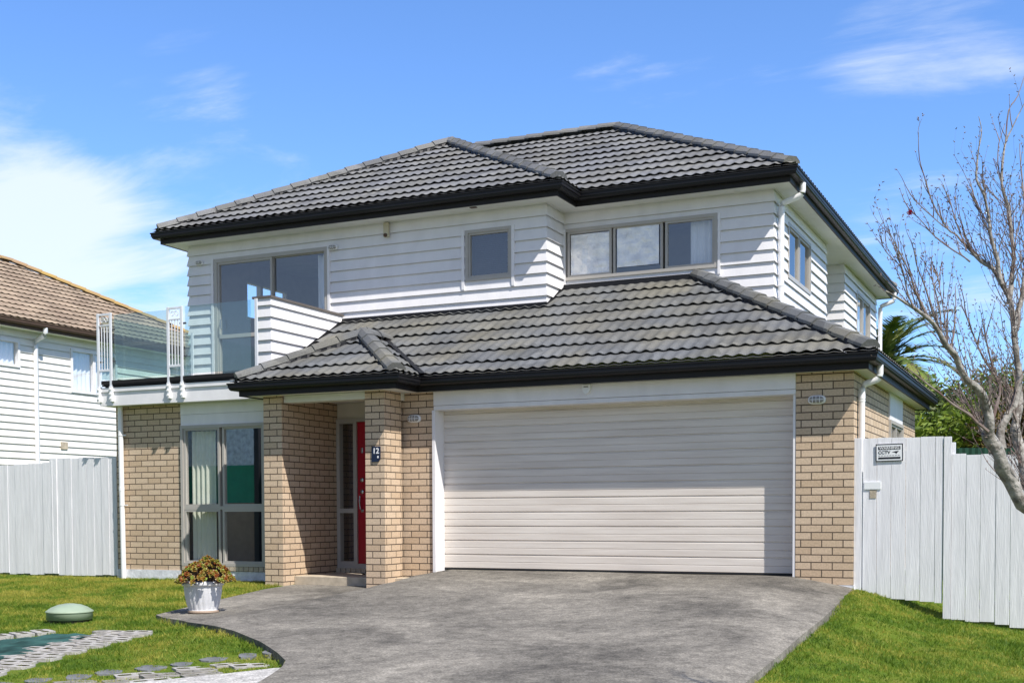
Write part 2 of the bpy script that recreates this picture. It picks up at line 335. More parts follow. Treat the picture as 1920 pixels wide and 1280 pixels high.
# footpath at the crossing, left of the drive
g = MB()
pl = [(-5.56, 7.62), (-5.8, 7.3), (-6.1, 6.95), (-6.5, 6.5), (-7.2, 5.7), (-9, 4.4), (-14, 1.0)]
pr_ = [(-5.44, 7.58), (-5.34, 7.3), (-5.22, 6.95), (-5.1, 6.5), (-5.0, 5.7), (-4.9, 4.4), (-4.85, 1.0)]
for i in range(6):
    a, b2 = pl[i], pr_[i]; c, d = pl[i+1], pr_[i+1]
    g.quad((a[0], a[1], lawn(*a)+.03), (c[0], c[1], lawn(*c)+.03), (d[0]+.02, d[1], gh(*d)-.004), (b2[0]+.02, b2[1], gh(*b2)-.004))
tag(g.build('footpath', 'path_concrete'), kind='structure')
# small kerb at lower right
g = MB(); A = (-1.62, 6.85); B = (2.5, 6.4)
Mk = Matrix.Translation((A[0], A[1], gh(*A)-.02)) @ Matrix.Rotation(math.atan2(B[1]-A[1], B[0]-A[0]), 4, 'Z') @ Matrix.Rotation(.06, 4, 'Y')
g.box(-.12, 4.2, -.5, 0, -.2, .05, Mk)
tag(g.build('kerb', 'path_concrete'), kind='structure')
# street behind the camera
g = MB(); g.quad((-60, -16, -1.5), (60, -16, -1.5), (60, -7, -1.52), (-60, -7, -1.52)); tag(g.build('road', 'asphalt'), kind='structure')

# ------------------------------------------------------------------ THE HOUSE
house = empty('house', 'two-storey house of tan brick below and white weatherboard above, with dark tiled roofs', 'house', loc=(-8, 18, -.9))
HL = Vector((-8, 18, -.9))
class HB(MB):            # house part: world coordinates, parented under the house empty
    def build(s, name, mat, parent=None, **k):
        par = parent or house
        off = HL if (par is house or getattr(par, 'name', '') and par.get('hp')) else Vector((0, 0, 0))
        if par is house:
            s.v = [tuple(Vector(v)-HL) for v in s.v]
        else:
            s.v = [tuple(Vector(v)-HL) for v in s.v]
        o = MB.build(s, name, mat, par, **k); o['hp'] = 1
        del o['hp']
        return o
# siding ---------------------------------------------------------
E_ = .162
def siding(mb, p0, p1, z0, z1, opens=(), ext=(0, 0), zb=2.93):
    """p0->p1 seen from outside left to right; outward normal = right-hand of direction"""
    p0, p1 = Vector((*p0, 0)), Vector((*p1, 0)); L = (p1-p0).length; e = (p1-p0)/L; nrm = Vector((e.y, -e.x, 0))
    k0 = math.floor((z0-zb)/E_)
    k = k0
    while zb+k*E_ < z1:
        b0, b1 = zb+k*E_, zb+(k+1)*E_
        lo, hi = max(b0, z0), min(b1, z1)
        cuts = sorted(set([lo, hi]+[z for o in opens for z in (o[2], o[3]) if lo < z < hi]))
        def off(z): return .006+.028*(1-(z-b0)/E_)
        for a, b in zip(cuts[:-1], cuts[1:]):
            mid = (a+b)/2; iv = [(0, L)]
            for o in opens:
                if o[2] < mid < o[3]:
                    nv = []
                    for (s, t) in iv:
                        if o[1] <= s or o[0] >= t: nv.append((s, t)); continue
                        if o[0] > s: nv.append((s, o[0]))
                        if o[1] < t: nv.append((o[1], t))
                    iv = nv
            for (s, t) in iv:
                def P(u, z, o):
                    uu = u
                    if u == 0: uu = -ext[0]*o
                    if u == L: uu = L+ext[1]*o
                    q = p0+e*uu+nrm*o; return (q.x, q.y, z)
                mb.quad(P(s, a, off(a)), P(t, a, off(a)), P(t, b, off(b)), P(s, b, off(b)))
                if abs(a-b0) < 1e-6:
                    oo = off(a); mb.quad(P(s, a, oo-.009), P(t, a, oo-.009), P(t, a, oo), P(s, a, oo)); mb.quad(P(s, a, oo-.009), P(t, a, oo-.009), P(t, a+.028, oo-.009), P(s, a+.028, oo-.009))
                    mb.quad(P(s, a+.028, .002), P(t, a+.028, .002), P(t, a+.028, oo-.009), P(s, a+.028, oo-.009)); mb.quad(P(s, a, .004), P(t, a, .004), P(t, a+.028, .002), P(s, a+.028, .002))
        k += 1
def part_siding(*a, **k):
    par = k.pop('parent', None); m_ = HB(); siding(m_, *a, **k); return m_.build('weatherboard_wall', 'white_paint', par)
part_siding((-13.3, 16), (-6.9, 16), 1.9, 4.42, opens=[(.52, 2.72, 1.9, 4.13), (5.12, 5.88, 3.39, 4.13)], ext=(1, 1))
part_siding((-6.9, 16), (-6.9, 16.65), 2.7, 4.42, ext=(1, -1))
part_siding((-6.9, 16.65), (-3.8, 16.65), 2.2, 4.42, opens=[(.01, 2.33, 3.40, 4.15)], ext=(-1, 1))
part_siding((-3.8, 16.65), (-3.8, 20.48), 1.8, 4.42, opens=[(.86, 2.47, 3.34, 4.13)], ext=(1, 0))
part_siding((-4.5, 22.2), (-3.8, 22.2), 1.8, 4.42, ext=(0, 1))
part_siding((-3.8, 22.2), (-3.8, 26.0), 1.8, 4.42, opens=[(1.26, 2.9, 3.34, 4.13)], ext=(1, 0))
m_ = HB(); m_.quad((-4.5, 20.48, 1.8), (-4.5, 22.2, 1.8), (-4.5, 22.2, 4.42), (-4.5, 20.48, 4.42)); m_.quad((-3.8, 20.48, 1.8), (-4.5, 20.48, 1.8), (-4.5, 20.48, 4.42), (-3.8, 20.48, 4.42)); m_.build('recess_wall', 'white_paint')
part_siding((-13.3, 24.5), (-13.3, 16), 1.0, 4.42, opens=[(5.9, 7.14, 3.40, 4.07)], ext=(0, 1))
m_ = HB(); m_.quad((-13.3, 24.5, -1), (-13.3, 24.5, 4.4), (-3.8, 26, 4.4), (-3.8, 26, -1)); m_.quad((-13.1, 14.1, -1), (-13.1, 14.1, 1.9), (-13.1, 24.5, 1.9), (-13.1, 24.5, -1)); m_.build('back_wall', 'white_paint')
# scribers: white vertical trims beside the upper windows
m_ = HB()
for x, za, zb_ in ((-8.215, 3.27, 4.14), (-7.405, 3.27, 4.14), (-10.56, 3.0, 4.15), (-12.81, 1.95, 4.14)): m_ = HB(); m_.box(x-.022, x+.022, 15.955, 15.995, za, zb_); m_.build('window_trim', 'white_paint')
for x in (-6.872, -4.545): m_ = HB(); m_.box(x-.018, x+.018, 16.605, 16.645, 3.30, 4.15); m_.build('window_trim', 'white_paint')
# balcony wall with capping
m_ = HB(); siding(m_, (-10.33, 14.14), (-10.33, 16), 1.7, 3.03, ext=(1, -1), zb=2.93-.162*8+.0)
m_b = m_.build('balcony_wall', 'white_paint')
m_ = HB(); siding(m_, (-10.58, 14.14), (-10.33, 14.14), 1.7, 3.03, ext=(0, 1)); m_.build('siding_return', 'white_paint', m_b)
m_ = HB(); m_.quad((-10.58, 16, 1.7), (-10.58, 14.14, 1.7), (-10.58, 14.14, 3.03), (-10.58, 16, 3.03)); m_.build('inner_face', 'white_paint', m_b)
m_ = HB(); m_.box(-10.62, -10.29, 14.10, 15.97, 3.03, 3.062); m_.build('capping', 'cap_brown', m_b)

# brick ----------------------------------------------------------
def brickquad(mb, p0, p1, z0, z1, opens=(), u_off=0, zr=-.76):
    p0, p1 = Vector((*p0, 0)), Vector((*p1, 0)); L = (p1-p0).length; e = (p1-p0)/L
    us = sorted(set([0, L]+[min(max(o[i], 0), L) for o in opens for i in (0, 1)])); zs = sorted(set([z0, z1]+[min(max(o[i], z0), z1) for o in opens for i in (2, 3)]))
    for a, b in zip(us[:-1], us[1:]):
        for c, d in zip(zs[:-1], zs[1:]):
            mu, mz = (a+b)/2, (c+d)/2
            if any(o[0] < mu < o[1] and o[2] < mz < o[3] for o in opens): continue
            A = p0+e*a; B = p0+e*b
            mb.quad((A.x, A.y, c), (B.x, B.y, c), (B.x, B.y, d), (A.x, A.y, d), uv=((a+u_off, c-zr+8.6), (b+u_off, c-zr+8.6), (b+u_off, d-zr+8.6), (a+u_off, d-zr+8.6)))
def brickpart(name, segs):
    m_ = HB()
    for s in segs: brickquad(m_, *s[:4], **(s[4] if len(s) > 4 else {}))
    return m_.build(name, 'brick')
ZT = 1.6
brickpart('brick_wall', [((-13.11, 16.5), (-13.11, 14.05), -.83, ZT), ((-13.11, 14.05), (-10.2, 14.05), -.83, ZT, dict(opens=[(1.24, 2.74, -.76, ZT)])), ((-10.2, 14.05), (-9.76, 14.05), -1.0, ZT),
           ((-9.76, 14.05), (-9.76, 14.95), -.9, ZT, dict(u_off=.05))])
brickpart('brick_wall', [((-8.20, 14.95), (-8.20, 14.08), -.95, ZT), ((-8.20, 14.08), (-7.68, 14.08), -1.0, ZT, dict(u_off=.08)), ((-7.68, 14.08), (-7.68, 14.4), -1.0, ZT)])
brickpart('brick_wall', [((-2.94, 14.4), (-2.94, 14.08), -.9, ZT), ((-2.94, 14.08), (-2.29, 14.08), -.845, ZT, dict(u_off=.06)),
           ((-2.29, 14.08), (-2.29, 19.8), -.845, ZT, dict(opens=[(2.8, 4.1, .2, ZT)], u_off=.71)), ((-2.29, 19.8), (-8, 19.8), -.9, ZT)])
for x0, x1, y1 in ((-10.035, -9.735, 14.06), (-8.42, -8.13, 13.98)):
    brickpart('porch_pillar', [((x0, 13.55), (x1, 13.55), -1.08, ZT, dict(u_off=.02)), ((x1, 13.55), (x1, y1), -1.08, ZT, dict(u_off=.32)), ((x1, y1), (x0, y1), -1.08, ZT), ((x0, y1), (x0, 13.55), -1.08, ZT)])
# plinths
m_ = HB()
m_.box(-13.11, -10.0, 14.03, 14.2, -1.06, -.832)
m_.build('plinth', 'plinth')
m_ = HB(); m_.box(-2.96, -2.275, 14.065, 14.2, -1.0, -.845); m_.box(-2.35, -2.275, 14.2, 19.8, -1.0, -.845); m_.build('plinth', 'plinth')
# brick sill under the lounge window and on-edge sill at the door
m_ = HB()
x = -11.87
while x < -10.1: m_.box(x+.004, x+.08, 14.015, 14.1, -.825, -.765); x += .086
m_.build('brick_sill', 'step_conc')
m_ = HB(); x = -9.76
while x < -8.3: m_.box(x+.005, x+.078, 14.87, 14.98, -.93, -.80); x += .086
m_.build('door_sill', 'step_conc')
# porch floor slab
m_ = HB(); m_.box(-9.735, -7.70, 13.80, 15.1, -1.05, -.862); m_.build('porch_floor', 'step_conc', bevel=.008)
# porch beam, ceiling trim and head panel over the door
m_ = HB(); m_.box(-9.735, -8.42, 13.60, 13.80, 1.49, 1.583); m_.box(-8.17, -8.13+.0, 13.98, 14.08, 1.49, 1.583); m_.build('porch_beam', 'soffit_paint', bevel=.004)
m_ = HB(); m_.box(-9.75, -8.2, 14.93, 15.0, 1.36, 1.583); m_.build('head_panel', 'cream_paint')
# panel over lounge window (two boards)
m_ = HB(); m_.box(-11.87, -10.05, 14.03, 14.10, 1.44, 1.60); m_.box(-11.87, -10.05, 14.036, 14.10, 1.28, 1.437); m_.build('head_panel', 'white_paint')
# garage lintel, jambs
gf = HB(); gf.box(-7.68, -2.94, 14.05, 14.10, 1.405-.0, 1.583); gf.box(-7.68, -2.94, 14.058, 14.34, 1.345, 1.401); gf.box(-7.70, -7.655, 14.045, 14.34, -.80, 1.343); gf.box(-2.975, -2.945, 14.085, 14.34, -.78, 1.343)
gf = gf.build('garage_frame', 'white_paint', bevel=.003)
# garage door: ribbed sheet
m_ = HB(); zs_ = []; z = -.735
prof = []
zt = 1.40; k = 0
while z < zt:
    p = .186
    prof += [(z, .012), (z+.006, .0), (z+p*.42, .0), (z+p*.42+.006, .007), (z+p*.42+.012, 0), (z+p-.02, .0), (z+p-.012, .016), (z+p-.001, .016)]
    z += p
prof = [(z, d) for z, d in prof if z < zt+.1]
for (a, da), (b, db) in zip(prof[:-1], prof[1:]):
    m_.quad((-7.67, 14.29+da, a), (-2.96, 14.29+da, a), (-2.96, 14.29+db, b), (-7.67, 14.29+db, b))
gd = m_.build('garage_door', 'garage_paint')
m_ = HB(); m_.box(-7.67, -2.96, 14.292, 14.33, -.757, -.735); m_.build('bottom_seal', 'black_plastic', gd)
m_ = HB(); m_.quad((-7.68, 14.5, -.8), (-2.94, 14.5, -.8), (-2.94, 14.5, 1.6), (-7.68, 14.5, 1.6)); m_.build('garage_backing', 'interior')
# deck
m_ = HB(); m_.box(-13.20, -10.2, 13.82, 14.0, 1.60, 1.80); m_.box(-13.205, -10.2, 13.80, 14.0, 1.803, 1.865); m_.box(-13.20, -13.10, 14.0, 16.0, 1.60, 1.865)
dk = m_.build('balcony_deck', 'white_paint')
m_ = HB(); m_.box(-13.13, -10.2, 13.79, 13.9, 1.885, 1.905); m_.box(-13.13, -10.2, 13.775, 13.9, 1.91, 1.965); m_.box(-13.15, -10.2, 13.88, 16.0, 1.868, 1.93); m_.build('deck_edge', 'brown_vent' if 0 else 'fascia_dark', dk)
m_ = HB(); m_.box(-13.16, -10.3, 13.9, 16.0, 1.931, 1.95); m_.build('deck_floor', 'stone_flag', dk)

# windows ----------------------------------------------------------
def frame_bars(mb, P, u0, u1, z0, z1, w, d0, d1):
    """P(u,z,d) -> point; rectangular ring"""
    for (a, b, c, d) in ((u0, u1, z1-w, z1), (u0, u1, z0, z0+w), (u0, u0+w, z0+w, z1-w), (u1-w, u1, z0+w, z1-w)):
        q = [P(*x) for x in ((a, c, d0), (b, c, d0), (b, d, d0), (a, d, d0), (a, c, d1), (b, c, d1), (b, d, d1), (a, d, d1))]
        i = len(mb.v); mb.v += q
        for f in ((0, 1, 2, 3), (4, 7, 6, 5), (0, 4, 5, 1), (1, 5, 6, 2), (2, 6, 7, 3), (3, 7, 4, 0)): mb.f.append(tuple(i+k for k in f)); mb.uv.append(None)
def window(p0, e, u0, u1, z0, z1, sashes, name='window', glass='window_glass', depth=1.3, back='interior', w=.045, room=True, curtains=(), parent=None):
    p0 = Vector((*p0, 0)); e = Vector((*e, 0)); nr = Vector((e.y, -e.x, 0))
    def P(u, z, d): q = p0+e*u+nr*d; return (q.x, q.y, z)
    m_ = HB(); frame_bars(m_, P, u0, u1, z0, z1, w, .035, -.07)
    fo = m_.build(name, 'taupe_alu', parent)
    for (a, b, c, d, inset) in sashes:
        s_ = HB(); frame_bars(s_, P, a, b, c, d, .035, .018-inset, -.045-inset); s_.build('sash', 'taupe_alu', fo); gm = glass if (glass == 'window_glass' or a > 1.95) else 'window_glass'
        g_ = HB(); dd = -.01-inset; g_.quad(P(a+.02, c+.02, dd), P(b-.02, c+.02, dd), P(b-.02, d-.02, dd), P(a+.02, d-.02, dd)); g_.build('pane', gm, fo)
    if room:
        r_ = HB(); D = -depth
        r_.quad(P(u0-.3, z0-.2, D), P(u1+.3, z0-.2, D), P(u1+.3, z1+.1, D), P(u0-.3, z1+.1, D))
        r_.quad(P(u0-.3, z0-.2, -.08), P(u0-.3, z0-.2, D), P(u0-.3, z1+.1, D), P(u0-.3, z1+.1, -.08)); r_.quad(P(u1+.3, z0-.2, D), P(u1+.3, z0-.2, -.08), P(u1+.3, z1+.1, -.08), P(u1+.3, z1+.1, D))
        r_.quad(P(u0-.3, z0-.2, -.08), P(u1+.3, z0-.2, -.08), P(u1+.3, z0-.2, D), P(u0-.3, z0-.2, D)); r_.quad(P(u0-.3, z1+.1, D), P(u1+.3, z1+.1, D), P(u1+.3, z1+.1, -.08), P(u0-.3, z1+.1, -.08))
        # reveal closing the cavity
        for (a, b, c, d) in ((u0-.3, u0, z0-.2, z1+.1), (u1, u1+.3, z0-.2, z1+.1), (u0, u1, z0-.2, z0), (u0, u1, z1, z1+.1)):
            r_.quad(P(a, c, -.075), P(b, c, -.075), P(b, d, -.075), P(a, d, -.075))
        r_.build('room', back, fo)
    for (a, b, c, d, dep, amp, mat, per) in curtains:
        c_ = HB(); n_ = max(2, int((b-a)/per*6)); pts = []
        for i in range(n_+1):
            u = a+(b-a)*i/n_; pts.append((u, -dep+amp*math.sin(2*math.pi*(u-a)/per)))
        for (ua, da), (ub, db) in zip(pts[:-1], pts[1:]): c_.quad(P(ua, c, da), P(ub, c, db), P(ub, d, db), P(ua, d, da))
        c_.build('curtain', mat, fo, smooth=True)
    return fo
# small upper window with dark venetian
w_ = window((-13.3, 16), (1, 0), 5.12, 5.88, 3.39, 4.13, [(5.16, 5.84, 3.43, 4.09, 0)], depth=.9)
m_ = HB()
for i in range(22): z = 3.46+i*.028; m_.quad((-8.1, 16.10, z), (-7.48, 16.10, z), (-7.48, 16.125, z+.018), (-8.1, 16.125, z+.018))
m_.build('blind', 'interior', w_)
# wide upper window of three
wide = window((-6.9, 16.65), (1, 0), .01, 2.33, 3.40, 4.15, [(.07, .76, 3.44, 4.11, 0), (.78, 1.53, 3.42, 4.12, .012), (1.57, 2.29, 3.44, 4.11, -.004)], depth=1.2, back='interior_light',
       curtains=[(1.90, 2.30, 3.35, 4.10, .13, .014, 'blind_white', .09)])
m_f = HB()
for a, b, c, d in ((-6.78, -6.17, 3.475, 4.06), (-6.06, -5.43, 3.53, 4.09)):
    m_f = HB(); k_ = 14
    for i in range(k_):
        for j in range(k_):
            def q_(s, t): xx, zz_ = a+(b-a)*s/k_, c+(d-c)*t/k_; return (xx, 16.652+.009*noise.noise((xx*9, zz_*9, 0)), zz_)
            m_f.quad(q_(i, j), q_(i+1, j), q_(i+1, j+1), q_(i, j+1))
    m_f.build('window_film', 'film', wide, smooth=True)
# side windows
window((-3.8, 16.65), (0, 1), .86, 2.47, 3.34, 4.13, [(.90, 1.64, 3.38, 4.09, 0), (1.68, 2.43, 3.38, 4.09, 0)], depth=1.0, curtains=[(.95, 1.3, 3.3, 4.1, .12, .02, 'blind_white', .1)])
window((-3.8, 22.2), (0, 1), 1.26, 2.9, 3.34, 4.13, [(1.30, 2.06, 3.38, 4.09, 0), (2.10, 2.86, 3.38, 4.09, 0)], depth=1.0, curtains=[(1.3, 2.9, 3.3, 4.1, .12, .02, 'blind_white', .1)])
window((-2.29, 14.08), (0, 1), 2.8, 4.1, .2, 1.22, [(2.84, 3.44, .24, 1.18, 0), (3.46, 4.06, .24, 1.18, 0)], depth=1.0)
m_ = HB(); m_.box(-2.33, -2.27, 16.88, 18.18, 1.22, 1.583); m_.build('head_panel', 'white_paint')
# lounge window downstairs
window((-13.11, 14.05), (1, 0), 1.24, 2.74, -.76, 1.28, [(1.29, 1.94, .10, 1.24, 0), (1.29, 1.94, -.72, .06, 0), (1.98, 2.70, .10, 1.24, .01), (1.98, 2.70, -.72, .06, 0)], depth=3.0, glass='lounge_glass',
       curtains=[(1.33, 1.78, -.74, 1.2, .12, .022, 'curtain', .085)])
m_ = HB(); m_.box(-11.87, -10.37, 14.03, 14.08, .055, .105); m_.build('lounge_transom', 'taupe_alu')
# sliding door upstairs with its real room behind
sd = window((-13.3, 16), (1, 0), .52, 2.72, 1.96, 4.13, [(.58, 1.66, 2.0, 4.07, .0), (1.62, 2.66, 2.0, 4.09, .03)], name='sliding_door', w=.06, room=False,
       curtains=[(2.42, 2.66, 2.0, 4.05, .16, .03, 'blind_white', .09)])
m_ = HB(); m_.box(-12.68, -11.68, 15.965, 16.03, 2.84, 2.90); m_.build('transom', 'taupe_alu', sd)
m_ = HB(); m_.tube([(-12.68+.05, 15.96, 2.99), (-12.68+.05, 15.93, 3.0), (-12.63, 15.93, 3.14), (-12.63, 15.96, 3.15)], .009); m_.build('handle', 'steel', sd)
m_ = HB(); X0, X1, Y0, Y1, Z0, Z1 = -13.2, -9.4, 16.08, 20.0, 1.96, 4.38
m_.quad((X0, Y1, Z0), (X1, Y1, Z0), (X1, Y1, Z1), (X0, Y1, Z1)); m_.quad((X1, Y1, Z0), (X1, Y0, Z0), (X1, Y0, Z1), (X1, Y1, Z1))
m_.quad((X0, Y0, Z0), (X1, Y0, Z0), (X1, Y1, Z0), (X0, Y1, Z0)); m_.quad((X0, Y0, Z1), (X0, Y1, Z1), (X1, Y1, Z1), (X1, Y0, Z1))
wy0, wy1, wz0, wz1 = 17.36, 18.6, 3.40, 4.07
for a, b, c, d in ((Y0, wy0, Z0, Z1), (wy1, Y1, Z0, Z1), (wy0, wy1, Z0, wz0), (wy0, wy1, wz1, Z1)): m_.quad((X0, a, c), (X0, b, c), (X0, b, d), (X0, a, d))
m_.quad((X0, Y0, Z0), (-12.78, Y0, Z0), (-12.78, Y0, Z1), (X0, Y0, Z1)); m_.quad((-10.58, Y0, Z0), (X1, Y0, Z0), (X1, Y0, Z1), (-10.58, Y0, Z1)); m_.quad((-12.78, Y0, 4.13), (-10.58, Y0, 4.13), (-10.58, Y0, Z1), (-12.78, Y0, Z1))
m_.build('room', 'interior_light', sd)
m_ = HB(); frame_bars(m_, lambda u, z, d: (-13.25+d, u, z), wy0, wy1, wz0, wz1, .04, .05, -.04); frame_bars(m_, lambda u, z, d: (-13.25+d, u, z), 17.78, 17.85, wz0, wz1, .03, .05, -.04); m_.build('side_window_frame', 'taupe_alu', sd)
# front door with sidelight
DY = 14.95
m_ = HB()
for a, b, c, d in ((-9.755, -9.70, -.80, 1.36), (-9.47, -9.41, -.80, 1.36), (-9.70, -9.47, 1.29, 1.36), (-9.70, -9.47, -.80, -.70), (-9.70, -9.47, .0, .065), (-9.41, -8.50, 1.31, 1.36), (-9.41, -8.50, -.80, -.735)):
    m_.box(a, b, DY-.045, DY+.05, c, d)
fd = m_.build('door_frame', 'taupe_alu')
m_ = HB(); m_.quad((-9.70, DY, -.7), (-9.47, DY, -.7), (-9.47, DY, 0), (-9.70, DY, 0)); m_.quad((-9.70, DY, .065), (-9.47, DY, .065), (-9.47, DY, 1.29), (-9.70, DY, 1.29)); m_.build('sidelight_pane', 'window_glass', fd)
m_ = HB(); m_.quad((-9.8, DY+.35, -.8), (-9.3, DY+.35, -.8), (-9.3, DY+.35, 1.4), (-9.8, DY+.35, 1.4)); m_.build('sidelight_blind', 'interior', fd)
m_ = HB(); m_.box(-9.41, -8.52, DY-.02, DY+.03, -.733, 1.308); dr = m_.build('front_door', 'door_red', bevel=.003)
m_ = HB(); m_.box(-9.345, -9.31, DY-.035, DY-.02, .86, .94); m_.build('knocker', 'steel', dr, bevel=.004)
for z in (.475, .305):
    m_ = HB(); m_.lathe([(.0, 0), (.03, 0), (.034, .01), (.03, .02), (0, .024)], (0, 0, 0), 16); m_.v = [(-9.33+v[0], DY-.02-v[2], z+v[1]) for v in m_.v]; m_.build('lock', 'steel', dr, smooth=True)
m_ = HB(); m_.tube([(-9.35, DY-.02, .25), (-9.352, DY-.06, .24), (-9.355, DY-.065, .16), (-9.345, DY-.06, .06), (-9.335, DY-.02, .03)], .010); m_.box(-9.355, -9.31, DY-.028, DY-.02, .01, .05); m_.build('handle', 'steel', dr, smooth=False)
m_ = HB(); m_.quad((-8.5, DY, -.8), (-8.2, DY, -.8), (-8.2, DY, 1.4), (-8.5, DY, 1.4)); m_.build('brick_wall', 'brick')

# roofs ----------------------------------------------------------
KR = .5317
GA = .368   # horizontal run of a tile course
WV = .153
def tileface(mb_out, poly, eave_pt, edir, z0, k=KR, ga=GA, wv=WV, lift=.031, amp=.0115, seed=0, sub=6, over=.12):
    """poly: convex plan polygon; eave_pt: a point on the eave line; edir: unit along eave; interior to its left"""
    e = Vector((*edir, 0)); nr = Vector((-e.y, e.x, 0)); o = Vector((*eave_pt, 0))
    us = [(Vector((*p, 0))-o).dot(e) for p in poly]; rs = [(Vector((*p, 0))-o).dot(nr) for p in poly]
    u0, u1, r1 = min(us), max(us), max(rs)
    bm = bmesh.new(); du = wv/sub
    i0, i1 = math.floor(u0/du)-1, math.ceil(u1/du)+1
    nrow = math.ceil(r1/ga)+1
    for j in range(-1, nrow):
        ra = j*ga-.05; rb = (j+1)*ga-.05
        rows = [(ra, lift), (ra+.012, lift*.99), ((ra+rb)/2, lift*.5), (rb, 0), (rb+over, -.012)]
        jr = random.Random(seed*77+j)
        grid = []
        for (r, h) in rows:
            line = []; af = .45+.8*max(0, h)/lift
            for i in range(i0, i1+1):
                u = i*du; w = math.cos(2*math.pi*u/wv)
                w = w if w > 0 else w*.75
                sh = (((i*du)//1.07)*37+j*13) % 7*.0006
                p = o+e*u+nr*r; line.append(bm.verts.new((p.x, p.y, z0+k*r+h+amp*w*af+sh)))
            grid.append(line)
        for a, b in zip(grid[:-1], grid[1:]):
            for q in range(len(a)-1): bm.faces.new((a[q], a[q+1], b[q+1], b[q]))
        # thin folded nose at the front edge
        low = [bm.verts.new((v.co.x, v.co.y, v.co.z-(.060 if j <= 0 else .006))) for v in grid[0]]
        for q in range(len(low)-1): bm.faces.new((low[q], low[q+1], grid[0][q+1], grid[0][q]))
    cx = sum(p[0] for p in poly)/len(poly); cy_ = sum(p[1] for p in poly)/len(poly)
    for a, b in zip(poly, poly[1:]+poly[:1]):
        d = Vector((b[0]-a[0], b[1]-a[1], 0))
        if d.length < 1e-4: continue
        nn = Vector((d.y, -d.x, 0)).normalized()
        if nn.dot(Vector((cx-a[0], cy_-a[1], 0))) > 0: nn = -nn
        is_eave = abs((Vector((*a, 0))-o).dot(nr)) < 1e-3 and abs((Vector((*b, 0))-o).dot(nr)) < 1e-3
        pt = Vector((*a, 0)) + (nn*(-.03) if is_eave else nn*0)
        bmesh.ops.bisect_plane(bm, geom=bm.verts[:]+bm.edges[:]+bm.faces[:], plane_co=pt, plane_no=nn, clear_outer=True)
    i = len(mb_out.v); bm.verts.ensure_lookup_table()
    idx = {v: n_ for n_, v in enumerate(bm.verts)}
    mb_out.v += [tuple(v.co) for v in bm.verts]
    for f in bm.faces: mb_out.f.append(tuple(i+idx[v] for v in f.verts)); mb_out.uv.append(None)
    bm.free()
def ridge_caps(mb, P0, P1, L=.34, w=.122, seed=1):
    """overlapping angular caps from low end P0 to high end P1"""
    P0, P1 = Vector(P0), Vector(P1); P0 = P0+(P1-P0).normalized()*(.11 if abs(P1.z-P0.z) > .2 else 0)-Vector((0, 0, .018 if abs(P1.z-P0.z) > .2 else 0)); D = P1-P0; T = D.length; d = D/T; lat = Vector((d.y, -d.x, 0)).normalized(); up = lat.cross(d)
    if up.z < 0: up = -up
    n_ = max(1, round(T/L)); L = T/n_; jr = random.Random(seed)
    for i in range(n_):
        a, b = i*L-.015, (i+1)*L+.05; hi, lo = .060+jr.uniform(-.003, .003), .042
        rows = []
        for t, h, s in ((a, hi, 1.06), (b, lo, .96)):
            c = P0+d*t+up*h
            rows.append([c+lat*x*s+up*z for x, z in ((-w, -.045), (-w*.93, -.012), (-w*.42, .045), (w*.42, .045), (w*.93, -.012), (w, -.045))])
        k0 = len(mb.v); mb.v += [tuple(p) for p in rows[0]+rows[1]]
        for q in range(5): mb.f.append((k0+q, k0+q+1, k0+6+q+1, k0+6+q)); mb.uv.append(None)
        mb.f.append(tuple(k0+q for q in (5, 4, 3, 2, 1, 0))); mb.uv.append(None)
def cap_shade_strip(P0, P1, par, w=.128):  # scalloped dark strips beside hip caps, standing in for the caps' cast shadow
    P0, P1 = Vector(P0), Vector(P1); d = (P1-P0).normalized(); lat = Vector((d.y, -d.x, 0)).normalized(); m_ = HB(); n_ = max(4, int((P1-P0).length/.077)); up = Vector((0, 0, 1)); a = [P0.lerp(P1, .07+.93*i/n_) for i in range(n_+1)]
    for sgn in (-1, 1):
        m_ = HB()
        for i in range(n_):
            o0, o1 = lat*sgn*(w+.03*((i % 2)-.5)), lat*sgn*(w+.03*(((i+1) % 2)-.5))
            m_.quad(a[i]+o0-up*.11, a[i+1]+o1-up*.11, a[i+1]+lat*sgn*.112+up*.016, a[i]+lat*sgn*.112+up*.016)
        m_.build('cap_shade_strip', 'flash_shade_dark', par)
def P3(x, y, z0, r): return (x, y, z0+KR*r)
ZU, ZL = 4.575, 1.755
m_ = HB()
tileface(m_, [(-13.72, 15.53), (-6.45, 15.53), (-10.085, 19.165)], (-13.72, 15.53), (1, 0), ZU, seed=1)
tileface(m_, [(-6.45, 15.53), (-6.45, 16.22), (-10.085, 19.855), (-10.085, 19.165)], (-6.45, 15.53), (0, 1), ZU, seed=2)
tileface(m_, [(-6.45, 16.22), (-3.38, 16.22), (-7.32, 20.16), (-10.39, 20.16)], (-6.45, 16.22), (1, 0), ZU, seed=3)
tileface(m_, [(-3.38, 16.22), (-3.38, 26.35), (-7.32, 22.41), (-7.32, 20.16)], (-3.38, 16.22), (0, 1), ZU, seed=4)
tileface(m_, [(-13.72, 24.8), (-13.72, 15.53), (-10.085, 19.165), (-10.085, 21.165)], (-13.72, 24.8), (0, -1), ZU, seed=5)
zr_ = ZU+KR*3.94
m_.poly([(-7.32, 20.16, zr_), (-7.32, 22.41, zr_), (-3.38, 26.35, ZU), (-13.72, 26.35, ZU), (-10.39, 20.16, zr_-.02)])
up_roof = m_.build('upper_roof', 'roof_tile')
m_ = HB()
ap1 = P3(-10.085, 19.165, ZU, 3.635); ap2 = P3(-7.32, 20.16, ZU, 3.94)
